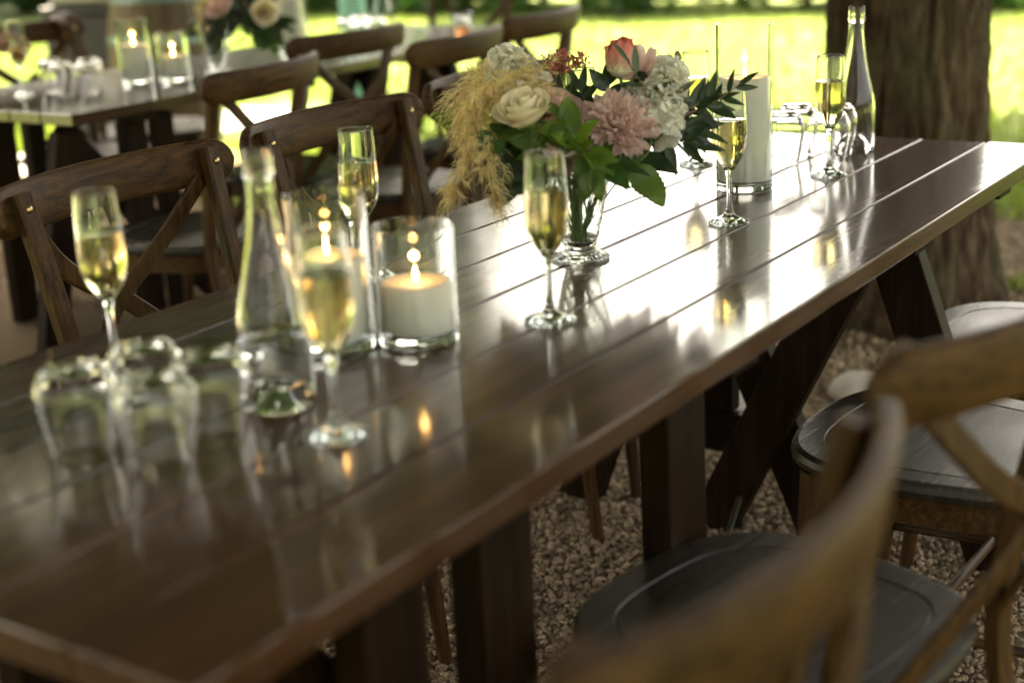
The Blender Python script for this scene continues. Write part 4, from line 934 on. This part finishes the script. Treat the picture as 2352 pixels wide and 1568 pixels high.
# shoe and stone under the table
t = empty('white_shoe', (2.60, .80, .012), rad(60), 'white shoe with blue stripes on the gravel under the bouquet table', 'shoe')
def shoe():
    mb = MB(); n = 26
    sec = []
    for i in range(n + 1):
        f = i / n; x = -.135 + .27 * f; w = .034 + .012 * math.sin(math.pi * min(1, f * 1.05)) - .006 * math.exp(-((f - .45) / .15) ** 2); w *= min(1, math.sqrt(max(.02, 1 - ((f - .5) / .51) ** 8)))
        h = .085 - .05 * (1 / (1 + math.exp(-(f - .52) * 12))) + .0; h *= min(1, math.sqrt(max(.15, 1 - ((f - .5) / .52) ** 10)))
        mb.v += [(x, w * math.cos(a) * (1 if math.sin(a) < .2 else .9), .026 + max(0, math.sin(a)) * h) for a in [math.pi * k / 12 for k in range(13)]]
    for i in range(n):
        for k in range(12): mb.f.append((i * 13 + k, i * 13 + k + 1, (i + 1) * 13 + k + 1, (i + 1) * 13 + k))
    mb.f.append(tuple(range(13))); mb.f.append(tuple(reversed(range(n * 13, n * 13 + 13))))
    return mb.mesh('upper', M['shoe'], smooth=True)
link('upper', shoe(), t)
sole = MB(); pr = chaikin([(-.14, -.03), (-.05, -.028), (.05, -.047), (.12, -.035), (.145, 0), (.12, .035), (.05, .045), (-.05, .028), (-.14, .03)], 2)
n = len(pr); sole.v = [(x, y, 0) for x, y in pr] + [(x, y, .028) for x, y in pr]; sole.f = [tuple(reversed(range(n))), tuple(range(n, 2 * n))] + [(i, (i + 1) % n, n + (i + 1) % n, n + i) for i in range(n)]
sole.obj('sole', M['shoe'], t, bevel=.004)
for s in (-1, 1):
    for k in range(3):
        mb = MB(); x = -.02 + .03 * k; mb.board((x, s * .047, .034), (x - .022, s * .040, .070), (1, 0, 0), .010, .004); mb.obj('stripe', M['shoe_blue'], t)
mb = MB()
def stn(u, v):
    a = 2 * math.pi * u; t_ = math.pi * v; r = 1 + .12 * mnoise.noise(Vector((math.cos(a) * 1.5, math.sin(a) * 1.5, v * 3))); return (.10 * r * math.cos(a) * math.sin(t_), .07 * r * math.sin(a) * math.sin(t_), .022 + .036 * r * math.cos(t_))
mb.grid(stn, 24, 12); o = mb.obj('pale_stone', M['tan'], smooth=True); o.location = (2.86, .56, .0); tag(o, 'rounded pale stone lying on the gravel behind the sloping table leg', 'stone')

# ------------------------------------------------------------------ person reaching for the far flute
def person():
    me = bpy.data.meshes.new('body'); o = link('person', me); tag(o, 'seated person in grey-green reaching a hand to the flute on the far table', 'person')
    bx, by = 1.95, 3.78
    V = []; E = []; R = []
    def v(p, r, par=None):
        V.append(p); R.append(r)
        if par is not None: E.append((par, len(V) - 1))
        return len(V) - 1
    pel = v((bx, by, .52), (.15, .13)); sp1 = v((bx + .02, by - .03, .72), (.135, .11), pel); sp2 = v((bx + .04, by - .06, .93), (.15, .115), sp1); ch = v((bx + .05, by - .07, 1.05), (.13, .10), sp2)
    nk = v((bx + .05, by - .08, 1.17), (.055, .055), ch); hd = v((bx + .07, by - .10, 1.27), (.085, .095), nk); v((bx + .08, by - .11, 1.36), (.08, .09), hd)
    F = Vector((2.35, 3.086, .905))
    wr = F + Vector((-.075, .115, .012))
    s = v((bx + .20, by - .10, 1.06), (.06, .06), ch); el = v((bx + .30, by - .32, .87), (.043, .043), s); w = v(tuple(wr), (.026, .022), el)
    h0 = wr.lerp(F, .42) + Vector((.012, .012, .008)); pal = v(tuple(h0), (.034, .019), w)
    R2 = Vector((.55, -.83, -.04))                       # fingers run behind the bowl
    for k, (dz, L) in enumerate(((.026, .072), (.009, .08), (-.008, .074), (-.023, .058))):
        b = h0 + R2 * .03 + Vector((.012, .010, dz)); f1 = b + R2 * L * .5 + Vector((.010, .012, -.004)); f2 = f1 + R2 * L * .38 + Vector((-.004, -.004, -.010)); f3 = f2 + R2 * L * .22 + Vector((-.010, -.012, -.012))
        a = v(tuple(b), (.0095, .0095), pal); a = v(tuple(f1), (.0085, .0085), a); a = v(tuple(f2), (.0078, .0078), a); v(tuple(f3), (.0065, .0065), a)
    th = h0 + Vector((-.022, -.022, .0)); a = v(tuple(th + R2 * .004), (.012, .012), pal); a = v(tuple(th + R2 * .035 + Vector((-.012, -.008, .006))), (.010, .010), a); v(tuple(th + R2 * .062 + Vector((-.006, -.004, .012))), (.008, .008), a)
    s = v((bx - .14, by - .02, 1.06), (.06, .06), ch); el = v((bx - .20, by - .14, .80), (.043, .043), s); w = v((bx - .06, by - .36, .80), (.028, .024), el); v((bx - .01, by - .44, .80), (.03, .018), w)
    for sx in (-.1, .1):
        k = v((bx + sx + .02, by - .44, .50), (.07, .07), v((bx + sx, by - .05, .53), (.09, .09), pel)); a = v((bx + sx + .02, by - .42, .09), (.04, .04), k); v((bx + sx + .03, by - .56, .045), (.035, .032), a)
    me.from_pydata(V, E, []); 
    md = o.modifiers.new('skin', 'SKIN'); sv = me.skin_vertices[0].data
    for i, r in enumerate(R): sv[i].radius = r
    for d in sv: d.use_root = False
    sv[0].use_root = True
    o.modifiers.new('sub', 'SUBSURF').levels = 2; o.modifiers['sub'].render_levels = 2; me.materials.append(M['skin'])
    # clothes and hair follow the body
    mb = MB(); mb.lathe([(.155, .44), (.165, .54), (.150, .72), (.168, .93), (.160, 1.05), (.10, 1.115), (.068, 1.15), (.062, 1.15), (.09, 1.11), (.15, 1.04), (.158, .93), (.142, .72), (.155, .54), (.148, .44)], 28)
    mb.v = [(bx + .02 + x + .04 * max(0, z - .5), by - .02 + y * .84 - .1 * max(0, z - .5), z) for x, y, z in mb.v]; mb.obj('shirt', M['cloth'], o, smooth=True)
    for pts, rr in (([(bx + .14, by - .09, 1.06), (bx + .20, by - .10, 1.05), (bx + .30, by - .32, .875), (bx + .33, by - .44, .885)], (.075, .078, .062, .055)), ([(bx - .10, by - .02, 1.06), (bx - .14, by - .02, 1.05), (bx - .20, by - .14, .80), (bx - .15, by - .24, .80)], (.075, .078, .062, .055))):
        mb = MB(); mb.tube(pts, list(rr), 14); mb.obj('sleeve', M['cloth'], o, smooth=True)
    for sx in (-.1, .1):
        mb = MB(); mb.tube(spline([(bx + sx, by + .02, .53), (bx + sx + .02, by - .40, .52), (bx + sx + .02, by - .47, .44), (bx + sx + .02, by - .42, .12)], 4), [.115] * 5 + [.092] * 4 + [.07] * 4, 14); mb.obj('trouser_leg', M['dark_cloth'], o, smooth=True)
    mb = MB(); mb.ball((bx + .075, by - .085, 1.325), .108, 20, 14, (1, 1.05, 1)); 
    mb.obj('hair', M['hair'], o, smooth=True)
    return o
person()
chair(1.97, 3.80, 184, 'cross-back chair carrying the seated person in grey-green', G2)
